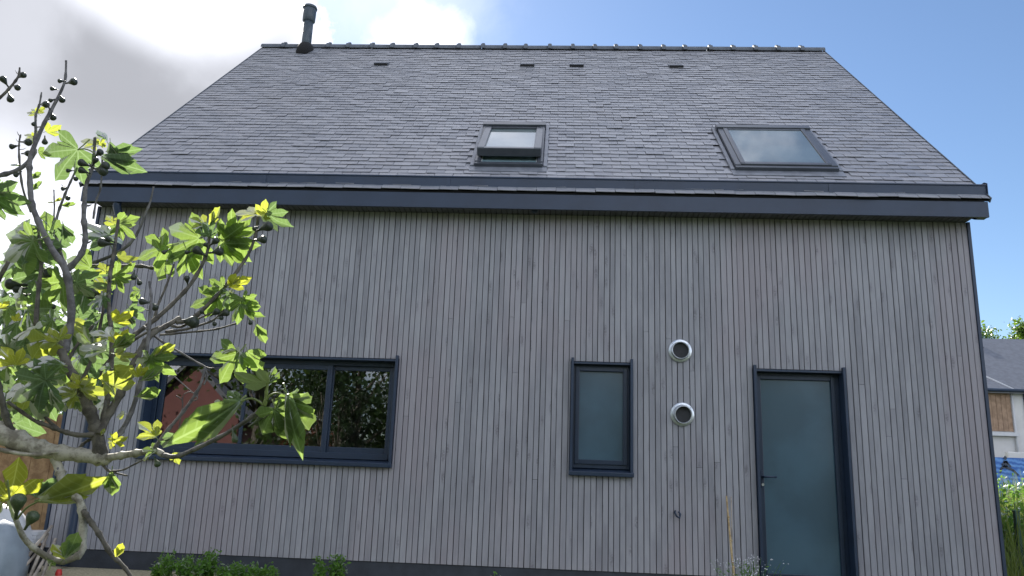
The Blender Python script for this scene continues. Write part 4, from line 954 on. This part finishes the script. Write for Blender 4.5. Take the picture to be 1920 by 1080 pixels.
LEAVES = [
 # bare top against the sky
 (146, 280, 94, 336, 'A', 'm', 20, 3.05), (192, 294, 262, 322, 'F', 'm', 15, 3.05), (204, 285, 259, 284, 'F', 'm', 20, 3.1), (206, 268, 212, 300, 'D', 'm', 30, 3.08), (200, 262, 186, 240, 'D', 'm', 40, 3.1),
 (183, 270, 152, 260, 'C', 'y', 45, 3.1), (186, 272, 196, 258, 'C', 'y', 40, 3.1), (180, 275, 168, 278, 'C', 'y', 10, 3.1), (192, 270, 200, 276, 'C', 'y', 20, 3.1),
 (-12, 362, 44, 386, 'A', 'm', 35, 2.8), (-14, 368, 24, 402, 'B', 'm', 30, 2.8),
 (70, 212, 50, 205, 'C', 'y', 55, 3.05), (70, 212, 86, 204, 'C', 'y', 50, 3.05), (68, 210, 60, 202, 'C', 'y', 40, 3.05), (88, 247, 113, 238, 'C', 'y', 30, 3.05),
 (66, 258, 46, 250, 'C', 'y', 50, 3.05), (66, 258, 72, 244, 'C', 'y', 40, 3.05), (66, 262, 54, 262, 'C', 'g', 30, 3.05), (72, 284, 93, 292, 'C', 'g', 40, 3.05),
 (58, 336, 78, 328, 'D', 'g', 50, 3.05), (60, 357, 79, 349, 'D', 'g', 50, 3.05), (36, 310, 22, 302, 'D', 'g', 50, 3.0), (100, 380, 90, 376, 'D', 'y', 50, 3.05), (104, 378, 116, 374, 'D', 'y', 50, 3.05), (116, 386, 136, 389, 'D', 'g', 50, 3.05),
 # upper left mass
 (72, 428, 6, 436, 'F', 'g', 20, 2.85), (96, 430, 88, 394, 'C', 'g', 20, 2.9), (104, 424, 112, 446, 'H', 'm', 20, 2.95), (118, 424, 130, 456, 'D', 'm', 30, 2.95),
 (62, 452, -6, 486, 'A', 'g', 25, 2.75), (66, 450, 44, 516, 'B', 'm', 15, 2.8), (60, 440, 40, 462, 'A', 'm', 40, 2.85), (170, 502, 112, 532, 'A', 'g', 20, 2.95), (118, 528, 78, 572, 'A', 'g', 15, 2.8), (166, 540, 118, 572, 'A', 'm', 25, 2.9),
 (206, 452, 178, 402, 'B', 'm', 30, 3.05), (204, 440, 162, 432, 'A', 'm', 35, 3.05), (214, 420, 201, 401, 'C', 'y', 20, 3.0), (222, 416, 258, 416, 'C', 'g', 50, 3.0), (225, 420, 250, 446, 'A', 'g', 35, 3.05), (222, 425, 205, 440, 'A', 'g', 30, 3.05),
 (200, 512, 189, 490, 'C', 'y', 20, 2.9), (198, 542, 180, 518, 'C', 'y', 25, 2.85), (192, 552, 202, 536, 'C', 'Y', 40, 2.85), (222, 482, 257, 487, 'C', 'y', 60, 2.95), (216, 520, 252, 498, 'A', 'g', 25, 2.95), (218, 520, 230, 548, 'A', 'g', 30, 2.95), (262, 545, 242, 556, 'C', 'g', 40, 2.95), (246, 562, 262, 556, 'C', 'g', 30, 2.95),
 (214, 602, 248, 588, 'C', 'Y', 35, 2.6), (242, 578, 262, 602, 'B', 'm', 30, 2.8), (240, 590, 244, 617, 'D', 'm', 30, 2.8), (190, 560, 160, 566, 'A', 'm', 50, 2.75), (196, 556, 178, 578, 'A', 'm', 30, 2.75),
 (62, 618, 20, 622, 'C', 'y', 62, 2.6), (88, 634, 58, 674, 'H', 'y', 15, 2.55), (98, 600, 62, 612, 'A', 'g', 20, 2.6), (92, 606, 82, 590, 'H', 'g', 30, 2.6), (106, 642, 72, 622, 'C', 'y', 25, 2.55), (110, 636, 124, 610, 'C', 'y', 30, 2.55), (106, 640, 98, 612, 'C', 'Y', 30, 2.55),
 (28, 684, 2, 648, 'C', 'Y', 20, 2.5), (30, 684, 44, 656, 'C', 'Y', 25, 2.5), (28, 682, -4, 676, 'D', 'Y', 50, 2.5), (-2, 578, 18, 570, 'C', 'Y', 45, 2.6), (28, 602, 36, 588, 'C', 'Y', 30, 2.6),
 (208, 634, 166, 622, 'C', 'y', 50, 2.6), (196, 656, 150, 648, 'C', 'g', 50, 2.6), (214, 652, 252, 636, 'D', 'g', 35, 2.55), (218, 666, 252, 668, 'C', 'y', 50, 2.55), (222, 640, 240, 620, 'C', 'Y', 30, 2.6), (216, 642, 216, 618, 'C', 'Y', 50, 2.6),
 (84, 714, 20, 752, 'A', 'm', 12, 2.4), (86, 712, 114, 684, 'A', 'm', 25, 2.4), (94, 730, 102, 774, 'D', 'm', 50, 2.4), (80, 720, 52, 792, 'D', 'm', 20, 2.4), (116, 684, 44, 676, 'F', 'g', 20, 2.4), (112, 690, 100, 722, 'A', 'g', 40, 2.45),
 (140, 740, 104, 727, 'C', 'y', 25, 2.5), (142, 744, 126, 766, 'C', 'y', 20, 2.5), (150, 726, 140, 698, 'C', 'Y', 20, 2.5), (152, 726, 164, 704, 'C', 'Y', 25, 2.5), (152, 728, 200, 738, 'C', 'y', 48, 2.5), (155, 730, 180, 718, 'C', 'y', 40, 2.5), (148, 755, 138, 768, 'C', 'g', 20, 2.5),
 (206, 690, 186, 690, 'C', 'g', 30, 2.55), (214, 724, 248, 688, 'H', 'y', 30, 2.5), (256, 706, 263, 682, 'C', 'Y', 25, 2.5), (262, 704, 278, 692, 'C', 'Y', 30, 2.5), (216, 742, 212, 700, 'D', 'y', 50, 2.5), (260, 744, 297, 738, 'D', 'g', 30, 2.5), (268, 714, 302, 702, 'D', 'g', 40, 2.5),
 (232, 776, 216, 779, 'C', 'y', 40, 2.5), (190, 816, 198, 806, 'D', 'y', 40, 2.45), (212, 826, 240, 820, 'C', 'Y', 40, 2.45), (210, 828, 202, 842, 'C', 'Y', 40, 2.45), (212, 826, 206, 812, 'C', 'Y', 40, 2.45), (292, 818, 258, 789, 'C', 'y', 35, 2.42), (293, 816, 298, 799, 'C', 'y', 30, 2.42), (292, 846, 264, 842, 'C', 'g', 40, 2.42), (284, 848, 262, 856, 'D', 'y', 40, 2.42),
 (18, 934, 36, 858, 'C', 'Y', 8, 2.36, 0, 1), (10, 938, -16, 900, 'D', 'Y', 10, 2.38), (208, 888, 205, 932, 'D', 'g', 20, 2.46), (76, 938, 186, 909, 'F', 'y', 20, 2.42), (68, 932, 108, 908, 'D', 'm', 20, 2.44), (66, 930, 56, 906, 'D', 'm', 40, 2.44),
 (122, 1046, 104, 1017, 'D', 'Y', 35, 2.3), (122, 1046, 148, 1007, 'D', 'g', 25, 2.3), (88, 1050, 100, 1064, 'D', 'g', 50, 2.3), (96, 1054, 84, 1066, 'D', 'y', 50, 2.3), (218, 1044, 231, 1023, 'D', 'Y', 25, 2.35), (4, 944, -14, 958, 'C', 'y', 30, 2.28),
 # spread in front of the wall
 (374, 446, 300, 480, 'A', 'g', 20, 2.95), (312, 462, 256, 482, 'A', 'g', 22, 2.95), (350, 470, 376, 520, 'A', 'g', 15, 2.95), (312, 490, 290, 524, 'C', 'g', 30, 2.95), (384, 422, 354, 408, 'C', 'y', 40, 2.95), (394, 422, 417, 399, 'D', 'y', 40, 2.95), (393, 442, 402, 412, 'A', 'm', 35, 2.95), (380, 440, 388, 416, 'H', 'm', 40, 2.96), (300, 470, 312, 436, 'C', 'g', 30, 2.95),
 (414, 452, 482, 462, 'A', 'g', 25, 2.95), (432, 440, 474, 404, 'A', 'g', 25, 2.95), (420, 456, 456, 492, 'B', 'g', 25, 2.95), (424, 446, 476, 436, 'A', 'g', 35, 2.96),
 (478, 402, 440, 396, 'C', 'Y', 50, 2.95), (490, 402, 500, 376, 'C', 'y', 25, 2.95), (492, 404, 478, 388, 'C', 'Y', 40, 2.95), (500, 400, 532, 430, 'B', 'm', 30, 2.95), (494, 408, 506, 412, 'C', 'y', 40, 2.95),
 (418, 540, 380, 548, 'A', 'g', 20, 2.85), (406, 556, 356, 572, 'A', 'g', 22, 2.85), (410, 560, 388, 592, 'A', 'g', 25, 2.85), (430, 536, 470, 530, 'C', 'Y', 48, 2.85), (434, 538, 452, 522, 'C', 'Y', 40, 2.85), (430, 550, 414, 578, 'A', 'm', 35, 2.83), (438, 548, 420, 556, 'C', 'y', 40, 2.83),
 (456, 562, 444, 606, 'A', 'g', 15, 2.8), (456, 562, 486, 576, 'A', 'g', 30, 2.8), (460, 580, 484, 600, 'B', 'g', 35, 2.8), (450, 570, 432, 600, 'A', 'g', 40, 2.8), (480, 610, 491, 642, 'D', 'g', 20, 2.8),
 (444, 664, 404, 718, 'A', 'g', 20, 2.6), (464, 660, 486, 700, 'C', 'g', 25, 2.6), (442, 656, 416, 650, 'D', 'y', 45, 2.6), (450, 660, 434, 686, 'A', 'm', 50, 2.6),
 (282, 672, 324, 704, 'A', 'g', 25, 2.55), (284, 672, 262, 712, 'A', 'g', 25, 2.55), (290, 668, 327, 655, 'D', 'y', 40, 2.55),
 # tip of the low branch
 (452, 752, 336, 834, 'F', 'g', -25, 2.2, -.12, 0), (450, 752, 428, 730, 'D', 'g', 20, 2.2), (440, 760, 396, 772, 'D', 'g', -25, 2.2), (502, 718, 442, 708, 'C', 'g', -58, 2.2, -.05, 0), (502, 718, 506, 690, 'D', 'g', -40, 2.2), (504, 718, 519, 696, 'D', 'g', -40, 2.2), (500, 718, 500, 706, 'C', 'Y', 30, 2.2),
 (540, 744, 556, 862, 'G', 'g', 20, 2.16, -0.04), (542, 744, 581, 776, 'D', 'g', 30, 2.18, .06), (540, 744, 566, 752, 'D', 'g', 30, 2.18, .06), (538, 746, 570, 820, 'D', 'g', 30, 2.2, .05), (514, 770, 486, 816, 'C', 'g', 15, 2.16), (516, 768, 544, 830, 'D', 'g', 20, 2.16), (516, 768, 540, 744, 'D', 'g', 30, 2.17),
 (332, 816, 308, 842, 'H', 'm', -50, 2.4), (326, 850, 332, 872, 'C', 'y', 30, 2.4),
]
for L_ in LEAVES: leaf(*L_)
# arching petioles of the three big leaves at the low branch tip
for pts in ([(494, 760), (484, 752), (470, 747), (452, 752)], [(498, 752), (506, 742), (520, 737), (538, 744)], [(496, 770), (502, 766), (508, 765), (515, 770)]):
    mb = MB(); o_, r_ = curve(dz(pts, 2.2, 2.19, 2.4, 1.8)); mb.tube(o_, r_, 7); part('petiole', mb, M['leafstem'], fig)
for pts in ([(178, 288), (168, 282), (156, 279), (146, 281)], [(392, 446), (384, 440), (376, 442)]):
    mb = MB(); o_, r_ = curve(dz(pts, 3.05, 3.05, 1.4, 1.1)); mb.tube(o_, r_, 6); part('petiole', mb, M['leafstem'], fig)
for pts in ([(18, 934), (16, 915), (14, 900)], [(33, 972), (50, 952), (76, 938)]):
    mb = MB(); o_, r_ = curve(dz(pts, 2.28, 2.27, 2.2, 1.6)); mb.tube(o_, r_, 6); part('petiole', mb, M['leafstem'], fig)
# leaves that fill the thick of the crown
def inside(x, y):
    if y < 440 or y > 800: return False
    if y > 760 and x > 60: return False
    right = 150+ (y-440)*.35 if y < 600 else 215-(y-600)*.1
    return x < right and not (95 < x < 170 and y < 495)
k = 0
while k < 95:
    x, y = rfig.uniform(0, 225), rfig.uniform(440, 800)
    if not inside(x, y): continue
    a = rfig.uniform(0, 6.28); Lp = rfig.uniform(34, 62); dpt = rfig.uniform(2.75, 3.5)
    leaf(x, y, x+math.cos(a)*Lp, y+abs(math.sin(a))*Lp*.8+6, rfig.choice('AAABBC'), rfig.choice('mmmmggy' if dpt < 3.0 else 'mmmmg'), rfig.uniform(-20, 60), dpt, rfig.uniform(-.05, .05)); k += 1
FR = [(125, 156, 140, 153), (122, 152, 114, 152), (108, 168, 96, 166), (112, 178, 117, 189), (104, 186, 96, 188), (95, 210, 100, 222), (34, 146, 45, 140), (15, 162, 4, 146), (24, 160, 34, 165), (16, 174, 20, 188), (84, 256, 84, 268), (36, 273, 20, 275), (68, 226, 62, 234), (74, 196, 88, 196), (40, 266, 55, 267), (42, 288, 55, 288), (40, 322, 28, 329), (170, 312, 150, 304), (168, 325, 150, 318), (178, 294, 189, 284), (174, 310, 180, 298), (182, 316, 200, 310), (176, 316, 196, 322), (138, 320, 126, 320), (136, 332, 143, 336), (128, 352, 118, 354), (120, 368, 128, 372),
      (82, 480, 106, 462), (74, 500, 95, 516), (48, 534, 16, 532), (50, 540, 28, 543), (56, 552, 38, 556), (172, 526, 154, 533), (196, 550, 168, 552), (214, 458, 188, 454), (214, 454, 200, 447), (252, 508, 250, 522), (258, 522, 262, 532), (283, 568, 264, 565), (282, 566, 292, 578),
      (386, 480, 366, 467), (394, 474, 414, 471), (391, 466, 385, 458), (394, 460, 406, 450), (360, 472, 350, 473), (316, 468, 306, 474), (352, 534, 350, 520), (478, 450, 496, 449), (484, 432, 506, 423), (484, 424, 478, 428), (338, 602, 366, 604), (396, 592, 408, 583), (412, 592, 426, 586), (408, 597, 416, 596), (398, 602, 402, 607), (384, 590, 380, 586), (466, 598, 470, 606), (60, 590, 50, 600), (90, 570, 100, 576)]
for f_ in FR: fruit(*f_, d=3.02 if f_[1] < 400 else 2.9 if f_[1] < 560 else 2.8)
fruit(470, 798, 498, 781, 2.2, .75, 'fig'); fruit(436, 806, 441, 826, 2.25, .8, 'fig'); fruit(290, 858, 296, 872, 2.42, 1.0, 'fig'); fruit(30, 968, 35, 934, 2.25, 1.0, 'fig'); fruit(48, 990, 63, 966, 2.27, .95, 'fig')
